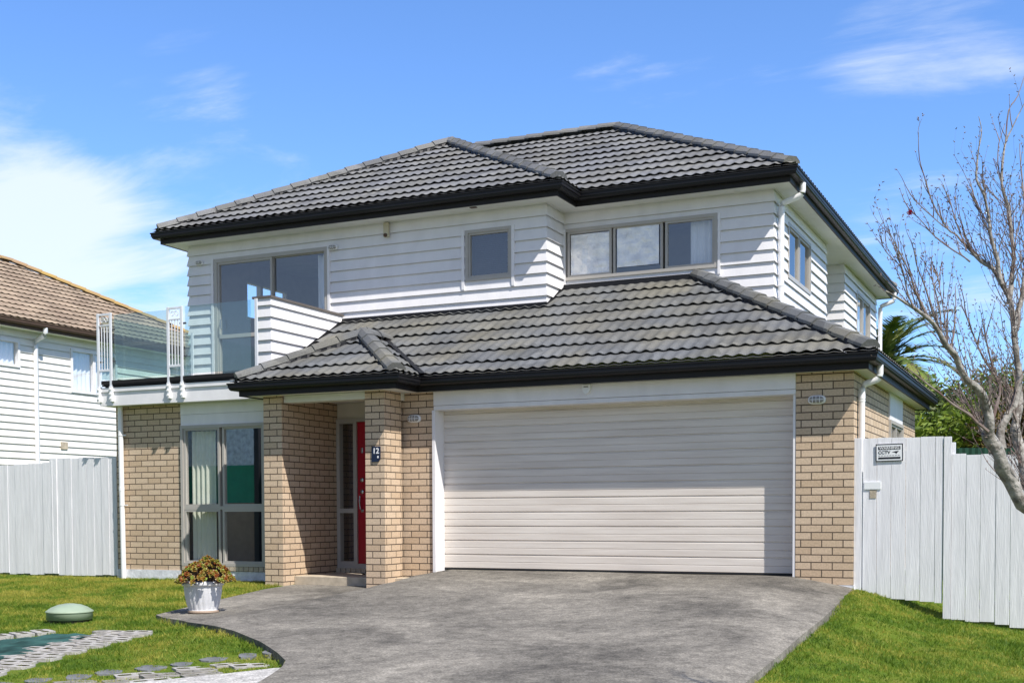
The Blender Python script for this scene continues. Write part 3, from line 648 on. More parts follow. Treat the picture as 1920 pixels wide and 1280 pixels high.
ridge_caps(m_, P3(-13.68, 15.57, ZU+.02, .0), (ap1[0], ap1[1], ap1[2]+.02)); ridge_caps(m_, P3(-6.49, 15.57, ZU+.02, 0), (ap1[0], ap1[1], ap1[2]+.02)); ridge_caps(m_, P3(-3.42, 16.26, ZU+.02, 0), (ap2[0], ap2[1], ap2[2]+.02))
ridge_caps(m_, (-10.4, 20.16, ap2[2]+.02), (ap2[0], ap2[1], ap2[2]+.02)); ridge_caps(m_, (ap1[0], ap1[1], ap1[2]+.01), (-10.085, 19.9, ap1[2]+.012)); ridge_caps(m_, (-7.32, 20.2, ap2[2]+.01), (-7.32, 22.4, ap2[2]+.012)); ridge_caps(m_, P3(-3.42, 26.3, ZU+.02, 0), (-7.32, 22.41, ap2[2]+.02))
m_.build('ridge_cap', 'roof_tile', up_roof)
for a_, b_ in ((P3(-13.68, 15.57, ZU+.03, 0), ap1), (P3(-6.49, 15.57, ZU+.03, 0), ap1), (P3(-3.42, 16.26, ZU+.03, 0), ap2)): cap_shade_strip(a_, b_, up_roof)
m_ = HB()
VA = 13.76
tileface(m_, [(-6.9, VA), (-1.98, VA), (-4.87, 16.65), (-6.9, 16.65)], (-6.9, VA), (1, 0), ZL, seed=6)
tileface(m_, [(-9.04, 15.1), (-7.7, VA), (-6.9, VA), (-6.9, 16.0), (-9.04, 16.0)], (-6.9, VA), (1, 0), ZL, seed=6)
tileface(m_, [(-10.33, 13.81), (-9.04, 15.1), (-9.04, 16.0), (-10.33, 16.0)], (-6.9, VA), (1, 0), ZL, seed=6)
tileface(m_, [(-10.38, 13.2), (-7.7, 13.2), (-9.04, 14.54)], (-10.38, 13.2), (1, 0), ZL, seed=7)
tileface(m_, [(-7.7, 13.2), (-7.7, VA), (-9.04, 15.1), (-9.04, 14.54)], (-7.7, 13.2), (0, 1), ZL, seed=8)
tileface(m_, [(-10.38, VA), (-10.38, 13.2), (-9.04, 14.54), (-9.04, 15.1)], (-10.38, VA), (0, -1), ZL, seed=9)
tileface(m_, [(-1.98, VA), (-1.98, 20.15), (-3.8, 18.33), (-3.8, 15.58)], (-1.98, VA), (0, 1), ZL, seed=10)
tileface(m_, [(-3.8, 15.58), (-3.8, 16.65), (-4.87, 16.65)], (-1.98, VA), (0, 1), ZL, seed=10)
m_.poly([(-1.98, 20.15, ZL), (-3.8, 20.15, ZL), (-3.8, 18.33, ZL+KR*1.82)])
lo_roof = m_.build('lower_roof', 'roof_tile_aged')
m_ = HB(); apl = P3(-9.04, 14.54, ZL, 1.34)
ridge_caps(m_, P3(-2.02, VA+.04, ZL+.02, 0), (-4.87+.03, 16.62, ZL+KR*2.86+.02), seed=3); m_.build('ridge_cap', 'roof_tile_aged', lo_roof); m_ = HB()
ridge_caps(m_, P3(-7.74, 13.24, ZL+.02, 0), (apl[0], apl[1], apl[2]+.02), seed=4); ridge_caps(m_, P3(-10.34, 13.24, ZL+.02, 0), (apl[0], apl[1], apl[2]+.02), seed=5); ridge_caps(m_, (apl[0], apl[1], apl[2]+.01), (-9.04, 15.12, apl[2]+.012), seed=6)
m_.build('ridge_cap', 'roof_tile_aged', lo_roof)
for a_, b_ in ((P3(-2.02, VA+.04, ZL+.03, 0), (-4.84, 16.62, ZL+KR*2.86+.03)), (P3(-7.74, 13.24, ZL+.03, 0), apl), (P3(-10.34, 13.24, ZL+.03, 0), apl)): cap_shade_strip(a_, b_, lo_roof)
# flashings where the lower roof meets the walls, and the valley gutter
m_ = HB(); zf = ZL+KR*2.24
m_.box(-10.33, -6.87, 15.93, 15.99, zf-.03, zf+.045); zf2 = ZL+KR*2.89; m_.box(-6.87, -4.75, 16.58, 16.64, zf2-.04, zf2+.045)
for (xa, ya, xb, yb) in ((-6.865, 15.93, -6.865, 16.62), (-10.295, 14.2, -10.295, 15.97)):
    za, zb_ = ZL+KR*(ya-VA), ZL+KR*(yb-VA)
    m_.quad((xa, ya, za), (xb, yb, zb_), (xb, yb, zb_+.05), (xa, ya, za+.05)); m_.quad((xa, ya, za+.05), (xb, yb, zb_+.05), (xb-.03, yb, zb_+.05), (xa-.03, ya, za+.05))
m_.build('flashing', 'flash_shade_dark', lo_roof)
m_ = HB()
def strip(a, b, w_, z_):
    a, b = Vector(a), Vector(b); d = (b-a); lt = Vector((d.y, -d.x, 0)).normalized()*w_
    m_.quad(a-lt+Vector((0, 0, z_)), a+lt+Vector((0, 0, z_)), b+lt+Vector((0, 0, z_)), b-lt+Vector((0, 0, z_)))
strip((-7.68, VA, ZL), (-9.04, 15.1, ZL+KR*1.34), .035, .048); m_.build('valley_gutter', 'flash_shade_dark', lo_roof)
m_ = HB(); strip((-6.45, 16.22, ZU), (-10.085, 19.855, ZU+KR*3.635), .035, .03); m_.build('valley_gutter', 'flash_shade_dark', up_roof)

def sweep(mb, path, prof, closed=False):
    """path plan points (outer edge, outside on the right of travel); prof: (inset, z)"""
    n_ = len(path); off = []
    for i, p in enumerate(path):
        p = Vector(p)
        d0 = (p-Vector(path[i-1])).normalized() if i > 0 else None
        d1 = (Vector(path[i+1])-p).normalized() if i < n_-1 else None
        if d0 is None: d0 = d1
        if d1 is None: d1 = d0
        n0 = Vector((-d0.y, d0.x)); n1 = Vector((-d1.y, d1.x)); b = (n0+n1); b = b/(b.length_squared)*2 if b.length > .01 else n0
        off.append(b*(1 if b.length > 0 else 1))
    base = len(mb.v); m = len(prof)
    for p, b in zip(path, off):
        for (ins, z) in prof: mb.v.append((p[0]+b.x*ins, p[1]+b.y*ins, z))
    for i in range(n_-1):
        for k in range(m-1): mb.f.append((base+i*m+k, base+(i+1)*m+k, base+(i+1)*m+k+1, base+i*m+k+1)); mb.uv.append(None)
    for i in (0, n_-1): mb.f.append(tuple(base+i*m+k for k in range(m))); mb.uv.append(None)
GP = [(.13, 0.0), (.105, -.06), (.012, -.06), (.012, -.004), (.012, 0), (0, 0), (0, -.014), (.012, -.022), (.014, -.035), (.024, -.082), (.04, -.098), (.118, -.10)]
FP = [(.118, -.02), (.118, -.172), (.142, -.172), (.142, -.0)]
UPATH = [(-13.72, 24.8), (-13.72, 15.53), (-6.45, 15.53), (-6.45, 16.22), (-3.38, 16.22), (-3.38, 26.35), (-13.72, 26.35)]
LPATH1 = [(-10.38, 13.95), (-10.38, 13.2), (-7.7, 13.2), (-7.7, VA), (-1.98, VA), (-1.98, 20.15), (-5, 20.15)]
for path, z in ((UPATH, 4.56), (LPATH1, 1.745)):
    m_ = HB(); sweep(m_, path, [(i_, z+h) for i_, h in GP]); m_.build('gutter', 'gutter_dark')
    m_ = HB(); sweep(m_, path, [(i_, z+h) for i_, h in FP]); m_.build('fascia', 'fascia_dark')
def inset(path, d):
    mm = MB(); sweep(mm, path, [(d, 0), (d, 1)]); return [(mm.v[i*2][0], mm.v[i*2][1]) for i in range(len(path))]
m_ = HB(); m_.poly([(x, y, 4.395) for x, y in inset(UPATH, .14)][::-1]); m_.build('soffit', 'soffit_paint')
ip = inset(LPATH1, .14)
m_ = HB(); m_.poly([(x, y, 1.587) for x, y in [(-10.24, 16)] + ip[1:6] + [(-5, 20.0), (-5, 16)]][::-1]); m_.build('soffit', 'soffit_paint')
m_ = HB(); m_.poly([(-13.15, 13.86, 1.62), (-13.15, 16, 1.62), (-10.24, 16, 1.62), (-10.24, 13.86, 1.62)]); m_.build('soffit', 'soffit_paint')
# shadow-line moulding between soffit and wall
m_ = HB(); m_.box(-7.98, -7.88, 15.72, 15.78, 4.386, 4.396); m_.build('soffit_vent', 'brown_vent')

# downpipes ----------------------------------------------------------
def downpipe(pts, brackets, r=.038):
    # round the elbows
    P_ = [Vector(p) for p in pts]; out = [P_[0]]
    for i in range(1, len(P_)-1):
        a, b, c = P_[i-1], P_[i], P_[i+1]; ra = min(.06, (b-a).length*.45, (c-b).length*.45)
        s = b+(a-b).normalized()*ra; t = b+(c-b).normalized()*ra
        for q in range(5): k = q/4; out.append(s*(1-k)**2+b*2*k*(1-k)+t*k*k)
    out.append(P_[-1])
    m_ = HB(); m_.tube(out, r, 14)
    m_.tube([P_[-2]+Vector((0, 0, -.10)), P_[-2]+Vector((0, 0, -.16))], r*1.1, 14)
    d = m_.build('downpipe', 'pipe_white', smooth=True)
    for (x, y, z, dx, dy) in brackets:
        m_ = HB(); m_.tube([(x, y, z-.008), (x, y, z+.008)], r*1.12, 12); m_.box(min(x, x+dx)-.006, max(x, x+dx)+.006, min(y, y+dy)-.006, max(y, y+dy)+.006, z-.008, z+.008); m_.build('bracket', 'pipe_white', d)
downpipe([(-2.04, 14.32, 1.66), (-2.04, 14.32, 1.50), (-2.24, 14.32, 1.44), (-2.24, 14.32, -.98)], [(-2.24, 14.32, 1.26, -.05, 0), (-2.24, 14.32, .3, -.05, 0)], .037)
downpipe([(-3.43, 16.80, 4.47), (-3.43, 16.80, 4.31), (-3.72, 16.80, 4.22), (-3.72, 16.80, 2.5)], [(-3.72, 16.80, 4.08, -.05, -.0), (-3.72, 16.8, 3.1, -.05, 0)], .042)
downpipe([(-3.43, 26.0, 4.47), (-3.43, 26.0, 4.3), (-3.7, 25.95, 4.2), (-3.7, 25.95, 1.7)], [(-3.7, 25.95, 3.6, -.07, 0)], .042)
downpipe([(-12.97, 13.99, 1.63), (-12.97, 13.99, 1.4), (-12.965, 13.99, .5), (-12.95, 13.99, -1.0)], [(-12.965, 13.99, 1.17, .09, .0), (-12.96, 13.99, .13, .1, .0)], .038)

# balustrade ----------------------------------------------------------
bal = []
def bar(mb, x, z0, z1, y=13.785, w=.02, d=.012): mb.box(x-w, x+w, y-d, y+d, z0, z1)
for x0, x1 in ((-13.185, -12.945), (-11.865, -11.62)):
    m_ = HB(); bar(m_, x0, 1.66, 2.96); bar(m_, x1, 1.66, 2.96); m_.box(x0+.02, x1-.02, 13.775, 13.795, 2.925, 2.955); m_.box(x0+.02, x1-.02, 13.775, 13.795, 2.77, 2.79); m_.box(x0+.02, x1-.02, 13.775, 13.795, 2.10, 2.135)
    for i in range(3): xx = x0+(x1-x0)*(.28+.22*i); m_.box(xx-.006, xx+.006, 13.779, 13.791, 2.13, 2.775)
    p = m_.build('balustrade_post', 'balustrade_white', bevel=.003)
    m_ = HB()
    for xc, s in ((x0+.085, 1), (x1-.085, -1)):
        pts = [(xc+s*.045*math.cos(t)*(1-t/9), 13.785, 2.855+.05*math.sin(t)*(1-t/9)) for t in [i*.5 for i in range(14)]]; m_.tube(pts, .006, 6)
    m_.build('scroll', 'balustrade_white', p)
    for x in (x0, x1):
        m_ = HB(); m_.box(x-.024, x+.024, 13.765, 13.822, 1.66, 1.88)
        for z in (1.70, 1.77, 1.84): m_.tube([(x, 13.765, z), (x, 13.745, z)], .014, 8)
        m_.build('bracket', 'pipe_white', p)
    for x in (x0, x1):
        for z in (2.25, 2.72): m_ = HB(); m_.box(x-.05, x+.05, 13.80, 13.83, z-.012, z+.012); m_.build('glass_clamp', 'dark_metal', p)
m_ = HB(); bar(m_, -10.40, 1.96, 2.99, y=13.9); m_.build('balustrade_post', 'balustrade_white')
m_ = HB(); bar(m_, -13.185, 1.9, 2.96, y=15.9); m_.build('balustrade_post', 'balustrade_white')
for a, b, z1 in ((-12.90, -11.91, 2.93), (-11.58, -10.43, 2.96)):
    m_ = HB(); m_.box(a, b, 13.81, 13.82, 2.0, z1); m_.build('glass_panel', 'green_glass')
m_ = HB(); m_.box(-13.19, -13.18, 13.86, 15.85, 2.0, 2.93); m_.build('glass_panel', 'green_glass')

# ------------------------------------------------------------------ small fixtures (things of their own)
def bulkhead(c, label, grp='oval bulkhead wall lights', w=.10, h=.052):
    e_ = empty('wall_light', label, 'wall light', grp, loc=c)
    def ov(rx, rz, y0, y1, n=28, name='', mat=''):
        mb = MB(); r = []
        for (s, y) in ((1, y0), (1, y0+(y1-y0)*.6), (.86, y1), (0, y1-.004)):
            r.append([(rx*s*math.copysign(abs(math.cos(t))**.6, math.cos(t)), y, rz*s*math.copysign(abs(math.sin(t))**.8, math.sin(t))) for t in [2*math.pi*i/n for i in range(n)]])
        for q in r: mb.v += q
        for j in range(3):
            for i in range(n): mb.f.append((j*n+i, j*n+(i+1) % n, (j+1)*n+(i+1) % n, (j+1)*n+i)); mb.uv.append(None)
        return mb.build(name, mat, e_, smooth=True)
    ov(w, h, 0, -.03, name='base', mat='pipe_white'); ov(w*.8, h*.72, -.025, -.062, name='lens', mat='mortar_grey')
    mb = MB()
    for i in (-1, 0, 1): x = i*w*.4; mb.tube([(x, -.02, -h*.8), (x, -.068, -h*.6), (x, -.072, 0), (x, -.068, h*.6), (x, -.02, h*.8)], .004, 6)
    mb.tube([(-w*.9, -.02, 0), (-w*.7, -.066, 0), (w*.7, -.066, 0), (w*.9, -.02, 0)], .004, 6); mb.build('cage', 'pipe_white', e_)
bulkhead((-2.70, 14.078, 1.27), 'white caged oval light on the brick pier right of the garage door')
bulkhead((-7.98, 14.078, 1.245), 'white caged oval light on the brick strip between the porch pillar and the garage door')
bulkhead((-10.47, 15.965, 4.10), 'oval caged light on weatherboards just right of the sliding door', w=.085, h=.04)
bulkhead((-13.06, 15.965, 4.095), 'small oval light on weatherboards left of the sliding door', w=.075, h=.035)
e_ = empty('motion_sensor', 'cream motion sensor on the upper weatherboards under the eave', 'sensor', loc=(-9.50, 15.96, 4.25))
mb = MB(); mb.box(-.045, .045, -.045, 0, -.09, .13); mb.build('body', 'beige_plastic', e_, bevel=.012); mb = MB(); mb.lathe([(0, -.032), (.024, -.02), (.032, 0), (.024, .02), (0, .032)], (0, -.055, -.065), 16); mb.build('lens', 'brown_vent', e_, smooth=True)
e_ = empty('alarm_siren', 'small white shield-shaped alarm box above the garage door', 'alarm box', loc=(-5.51, 14.05, 1.52))
mb = MB(); pts = [(-.05, .055), (.05, .055), (.055, .0), (.035, -.04), (0, -.065), (-.035, -.04), (-.055, 0)]
mb.poly([(x, -.04, z) for x, z in pts][::-1]); n_ = len(pts)
for i in range(n_): a, b = pts[i], pts[(i+1) % n_]; mb.quad((a[0], 0, a[1]), (b[0], 0, b[1]), (b[0], -.04, b[1]), (a[0], -.04, a[1]))
mb.build('case', 'sign_white', e_, bevel=.004); mb = MB(); mb.box(-.03, .03, -.043, -.0405, .018, .034); mb.build('vent', 'mortar_grey', e_)
# number plaque
e_ = empty('house_number', 'dark blue plaque with the white number 12 on the porch pillar', 'house number', loc=(-8.25, 13.545, .76))
mb = MB(); pts = [(-.065, -.10), (.03, -.10), (.065, -.06), (.065, .10), (-.065, .10)]
mb.poly([(x, -.012, z) for x, z in pts]); n_ = len(pts)
for i in range(n_): a, b = pts[i], pts[(i+1) % n_]; mb.quad((a[0], 0, a[1]), (b[0], 0, b[1]), (b[0], -.012, b[1]), (a[0], -.012, a[1]))
mb.build('plaque', 'navy', e_); text('digits', '12', .10, (0, -.0135, .04), e_, 'sign_white')
mb = MB(); mb.box(.022, .042, -.015, -.0125, -.05, -.022); mb.build('motif', 'sign_white', e_)
# doormat
e_ = MB(); e_.box(-9.05, -8.45, 14.45, 14.80, -.860, -.845); tag(e_.build('doormat', 'black_plastic', bevel=.004), 'dark doormat on the porch floor in front of the red door', 'doormat')

# ------------------------------------------------------------------ fences
def paling(mb, x0, x1, y, z0, z1, th=.018, lean=0, seed=0):
    r = random.Random(seed); n_ = 3
    mb.box(x0, x1, y-th/2+r.uniform(-.003, .003), y+th/2, z0, z1, Matrix.Translation((0, 0, 0)) @ Matrix.Shear('XZ', 4, (lean, 0)) if False else None)
# left fence
fl = empty('paling_fence', 'white paling fence left of the house, stepping up at its middle', 'fence', loc=(-14.5, 14.1, -.97))
mb = MB(); x = -13.17; i = 0; r = random.Random(5)
while x > -19.5:
    w = .15+r.uniform(-.003, .003); top = .86 if x > -14.44 else .80-.022*max(0, (-14.5-x))
    bot = gh(x, 14.1)+.01+r.uniform(0, .03)
    y = r.uniform(-.004, .004)-(.010 if -14.6 < x < -14.35 else 0)
    mb.box(x-w+.003+14.5, x+14.5, y, y+.018, bot+.97, top+.97+r.uniform(-.006, .006)); x -= w; i += 1
mb.build('palings', 'fence_paint', fl, bevel=.0015)
mb = MB(); mb.box(-5, 1.33, .022, .07, .25, .34); mb.box(-5, 1.33, .022, .07, 1.35, 1.44); mb.build('rails', 'fence_paint', fl)
mb = MB(); mb.box(.02+.0, .04, -.014, -.0045, .05, 1.80); mb.build('joint', 'fence_paint', fl)
# right fence + gate
gt = empty('side_gate', 'white board gate beside the brick corner, with a gap over the grass below it', 'gate', loc=(-1.7, 13.75, -.95)); FS = 14.13/13.75
mb = MB(); r = random.Random(9); xs_ = [-2.135, -1.985, -1.835, -1.682, -1.53, -1.378, -1.295]
for i in range(6):
    mb.box(xs_[i]+.002+1.7, xs_[i+1]-.002+1.7, r.uniform(-.002, .002), .02, (-.945-.01*i)+.95, .795+.95+r.uniform(-.004, .004))
mb.build('boards', 'fence_paint', gt, bevel=.0015)
mb = MB()
mb.box(-.42, .40, .021, .06, .15, .24); mb.box(-.42, .40, .021, .06, 1.5, 1.59); mb.build('rails', 'fence_paint', gt)
mb = MB(); mb.box(-.36, -.29, -.006, -.0025, 1.09-.0, 1.18); mb.build('latch_plate', 'brown_vent' if 0 else 'step_conc', gt)
mb = MB(); mb.box(-.42, -.24, -.012, -.003, 1.185, 1.27); mb.build('latch_cover', 'sign_white', gt, bevel=.003)
fr = empty('paling_fence', 'white paling fence right of the gate, with board ends following the falling lawn', 'fence', loc=(-1.2, 13.75, -1.17))
mb = MB(); x = -1.288; r = random.Random(4); i = 0
mb.box(-1.288+1.2, -1.212+1.2, -.012, .01, -1.165+1.17-.0, .79+1.17); x = -1.21
while x < 3.5:
    w = .148+r.uniform(-.006, .006); top = .605-.032*(x+1.21)-(.02 if i % 2 else 0)*.5; bot = (gh((x+w/2)*FS, 14.13)+.03+r.uniform(-.01, .02))/FS
    y = r.uniform(-.004, .004)
    mb.box(x+.002+1.2, x+w-.002+1.2, y, y+.018, bot+1.17, top+1.17); x += w; i += 1
mb.build('palings', 'fence_paint', fr, bevel=.0015)
mb = MB(); mb.box(0, 4.6, .022, .07, .12, .21); mb.box(0, 4.6, .022, .07, 1.35, 1.44); mb.box(-.08, .02, .022, .11, -.1, 1.9); mb.build('rails', 'fence_paint', fr)
gp = MB(); gp.box(-2.287, -2.203, 14.11, 14.13, -.97, .822); tag(gp.build('gate_post', 'fence_paint', bevel=.002), 'narrow white gate post board between the brick corner and the gate', 'gate post')
for o_ in (gt, fr): o_.location = o_.location*FS; o_.scale = (FS,)*3
# CCTV sign
cs = empty('warning_sign', 'black and white CCTV warning sign on the gate boards', 'sign', loc=(-1.853*FS, 13.742*FS-.002, .635*FS)); cs.rotation_euler = (0, R(-.8), 0)
mb = MB(); mb.box(-.148, .148, -.004, 0, -.098, .098); mb.build('panel', 'sign_white', cs)
mb = MB()
for a, b, c, d in ((-.148, .148, .088, .098), (-.148, .148, -.098, -.088), (-.148, -.138, -.088, .088), (.138, .148, -.088, .088), (-.12, .12, .033, .068), (-.12, .12, -.072, -.05)): mb.box(a, b, -.0055, -.0042, c, d)
for i in range(8): mb.box(-.12+.03*i, -.12+.03*i+.022, -.0052, -.0042, -.036, -.031)
mb.build('print', 'ink', cs)
text('warning_text', 'WARNING', .036, (0, -.0065, .050), cs, 'sign_white', sx=1.25); text('cctv_text', 'CCTV', .048, (-.055, -.0055, .002), cs, 'ink', sx=1.05)
mb = MB(); mb.poly([(.025, -.005, .002), (.06, -.005, -.002), (.075, -.005, -.018), (.085, -.005, -.004), (.105, -.005, .016), (.06, -.005, .012)]); mb.build('camera_icon', 'ink', cs)

# ------------------------------------------------------------------ neighbour
NL = Vector((-24, 24, -.9))
nbh = empty('neighbour_house', 'cream weatherboard house with a brown tiled roof behind the left fence', 'house', loc=NL)
class NB(MB):
    def build(s, *a, **k):
        s.v = [tuple(Vector(v)-NL) for v in s.v]; return MB.build(s, *a, **k)
plain('cream_boards', (.80, .775, .72), .55, .3, var=.03, vscale=3)
opens = [(8.5, 10.5, 3.35, 3.97), (12.05, 13.6, 2.93, 3.98)]
m_ = NB(); siding(m_, (-22, 10), (-22, 28.3), -1, 4.25, opens=opens, ext=(1, 1), zb=-.98)
m_.quad((-22, 28.3, -1), (-30, 28.3, -1), (-30, 28.3, 4.25), (-22, 28.3, 4.25)); m_.quad((-30, 10, -1), (-22, 10, -1), (-22, 10, 4.25), (-30, 10, 4.25)); m_.build('weatherboard_wall', 'cream_boards', nbh)
m_ = NB(); Kn = .52; zn = 4.39; A = (-21.55, 28.75); t = 4.6
tileface(m_, [(-21.55, 9.5), A, (-21.55-t, 28.75-t), (-21.55-t, 9.5)], (-21.55, 9.5), (0, 1), zn, k=Kn, ga=.33, wv=.2, sub=4, lift=.03, amp=.012, seed=20)
m_.poly([(-21.55, 28.75, zn), (-30.75, 28.75, zn), (-21.55-t, 28.75-t, zn+Kn*t)])
m_.poly([(-30.75, 28.75, zn), (-30.75, 9.5, zn), (-21.55-t, 9.5, zn+Kn*t), (-21.55-t, 28.75-t, zn+Kn*t)])
nr = m_.build('roof', 'roof_brown', nbh)
m_ = NB(); ridge_caps(m_, (-21.6, 28.7, zn+.03), (-21.55-t, 28.75-t, zn+Kn*t+.03), L=.4, w=.12); ridge_caps(m_, (-26.15, 9.6, zn+Kn*t+.02), (-26.15, 24.15, zn+Kn*t+.03), L=.4, w=.12); m_.build('ridge_cap', 'ridge_lichen', nr)
m_ = NB(); sweep(m_, [(-21.55, 9.5), (-21.55, 28.75), (-30.5, 28.75)][::1], [(i_, zn-.01+h) for i_, h in GP]); m_.build('gutter', 'brown_vent', nbh)
m_ = NB(); sweep(m_, [(-21.55, 9.5), (-21.55, 28.75), (-30.5, 28.75)], [(i_, zn-.01+h) for i_, h in FP]); m_.build('fascia', 'brown_vent', nbh)
m_ = NB(); m_.poly([(-21.69, 9.5, 4.21), (-21.69, 28.6, 4.21), (-30, 28.6, 4.21), (-30, 9.5, 4.21)]); m_.build('soffit', 'cream_boards', nbh)
m_ = NB(); m_.tube([(-21.63, 20.95, 4.3), (-21.63, 20.95, 4.17), (-21.66, 20.95, 4.12), (-21.9, 20.95, 4.02), (-21.94, 20.95, 3.9), (-21.94, 20.95, -1)], .055, 10); m_.build('downpipe', 'pipe_white', nbh, smooth=True)
for (y0, y1, z0, z1, mat) in ((18.5, 20.5, 3.35, 3.97, 0), (22.05, 23.6, 2.93, 3.98, 1)):
    m_ = NB(); frame_bars(m_, lambda u, z, d: (-22+d, u, z), y0, y1, z0, z1, .06, .05, -.06); wo = m_.build('window', 'white_paint', nbh)
    if mat: m_ = NB(); frame_bars(m_, lambda u, z, d: (-22+d, u, z), 22.78, 22.86, z0, z1, .035, .04, -.05); m_.build('mullion', 'white_paint', wo)
    m_ = NB(); m_.quad((-22.02, y0, z0), (-22.02, y1, z0), (-22.02, y1, z1), (-22.02, y0, z1)); m_.build('pane', 'window_glass', wo)
    m_ = NB(); nn = 60
    for i in range(nn):
        ya, yb = y0+(y1-y0)*i/nn, y0+(y1-y0)*(i+1)/nn; f_ = lambda q: -22.12+.02*math.sin(q*45)
        m_.quad((f_(ya), ya, z0), (f_(yb), yb, z0), (f_(yb), yb, z1), (f_(ya), ya, z1))
    m_.build('curtain', 'blind_white', wo, smooth=True)
m_ = NB(); m_.box(-22.0, -21.95, 21.7, 21.9, 1.55, 1.72); m_.build('wall_vent', 'step_conc', nbh)

# ------------------------------------------------------------------ garden things
# planter
px_, py_ = -8.62, 10.52; pz = gh(px_, py_)+.004
pot = empty('plant_pot', 'white fluted plastic pot standing on the corner of the drive', 'plant pot', loc=(px_, py_, pz))
def flute(an, z): return 1-.035*max(0, math.cos(an*20))*(1 if .03 < z < .27 else 0)
mb = MB(); mb.lathe([(.0, 0), (.160, 0), (.163, .018), (.155, .026), (.158, .04), (.178, .10), (.194, .18), (.203, .25), (.205, .285), (.204, .29), (.222, .295), (.226, .31), (.224, .335), (.212, .345), (.198, .34), (.19, .30), (.17, .29), (0, .29)], (0, 0, 0), 120, flute)
mb.build('bowl', 'planter', pot, smooth=True)
mb = MB(); mb.lathe([(.192, .292), (.12, .305), (0, .31)], (0, 0, 0), 30); mb.build('soil', 'soil', pot)
mb = MB(); mb.lathe([(.163, 0), (.166, .004), (.166, .022), (.161, .026)], (0, 0, 0), 40); mb.build('stain_ring', 'stain', pot)
# succulent bush
sp_ = empty('succulent', 'bushy succulent with orange-green rosettes growing in the white pot', 'potted plant', loc=(px_, py_, pz+.3))
mb = MB(); st = MB(); r = random.Random(3)
for i in range(230):
    a = r.uniform(0, 2*math.pi); q = math.sqrt(r.random()); rr = .30*q; x, y = rr*math.cos(a)+.04, rr*math.sin(a)
    z = .02+.25*(1-(q)**2.2)*r.uniform(.55, 1.05)+.02*r.random()
    c = Vector((x, y, z)); out = Vector((x*2.2, y*2.2, .35+r.random()*.4)).normalized()
    t1 = out.cross(Vector((.3, .5, .8))).normalized(); t2 = out.cross(t1)
    st.tube([(x*.35, y*.35, 0), (x*.75, y*.75, z*.5), tuple(c)], .005, 5)
    n_ = r.randint(7, 11); sz = r.uniform(.028, .05)
    for k in range(n_):
        an = k*2.4+r.random()*.3; op = .35+.65*k/n_; d = (t1*math.cos(an)+t2*math.sin(an))*op+out*(1.15-op); d.normalize(); s_ = d.cross(out).normalized()*sz*.34
        b0 = c; b1 = c+d*sz*.6+out*.004; b2 = c+d*sz
        i0 = len(mb.v); mb.v += [tuple(b0), tuple(b1+s_), tuple(b2), tuple(b1-s_), tuple(b1+out*.006)]
        for f in ((0, 1, 4), (1, 2, 4), (2, 3, 4), (3, 0, 4)): mb.f.append(tuple(i0+w for w in f)); mb.uv.append(None)
mb.build('foliage', 'succulent', sp_); st.build('stems', 'brown_vent', sp_)
# green service dome
gx, gy = -9.84, 9.80; gz = lawn(gx, gy)
dm = empty('vent_dome', 'round pale green plastic dome cover sitting on the lawn', 'dome cover', loc=(gx, gy, gz))
mb = MB(); mb.lathe([(.225, .028), (.238, .03), (.238, .11), (.240, .115)], (0, 0, 0), 48); mb.build('skirt', 'dome_green', dm, smooth=True)
mb = MB(); mb.lathe([(.246, .108), (.248, .118), (.236, .126), (.19, .158), (.12, .186), (.05, .198), (0, .20)], (0, 0, 0), 48); mb.build('lid', 'dome_green', dm, smooth=True)
mb = MB(); mb.lathe([(.215, -.05), (.215, .029), (.0, .029)], (0, 0, 0), 32); mb.build('base', 'black_plastic', dm)
# shade-cloth mat
mt = MB(); P_ = [(-9.9, 7.3), (-9.12, 8.78), (-8.55, 8.86), (-7.80, 7.55), (-7.7, 6.9), (-8.6, 6.2)]
n_ = 60
def mat_pt(s, t):
    a = Vector(P_[1]).lerp(Vector(P_[2]), s); b = Vector((-10.0, 6.4)).lerp(Vector((-7.98, 6.6)), s); q = a.lerp(b, t)
    return (q.x, q.y, lawn(q.x, q.y)+.022+.02*noise.noise((q.x*4, q.y*4, 1))+.014*noise.noise((q.x*11, q.y*8, 2)))
for j in range(n_+1):
    for i in range(n_+1): mt.v.append(mat_pt(i/n_, j/n_))
for j in range(n_):
    for i in range(n_): a = j*(n_+1)+i; mt.f.append((a, a+n_+1, a+n_+2, a+1)); mt.uv.append(None)
tag(mt.build('ground_mat', 'mat_teal', smooth=True), 'wrinkled teal ground mat on the lawn between rows of white pavers', 'ground mat')
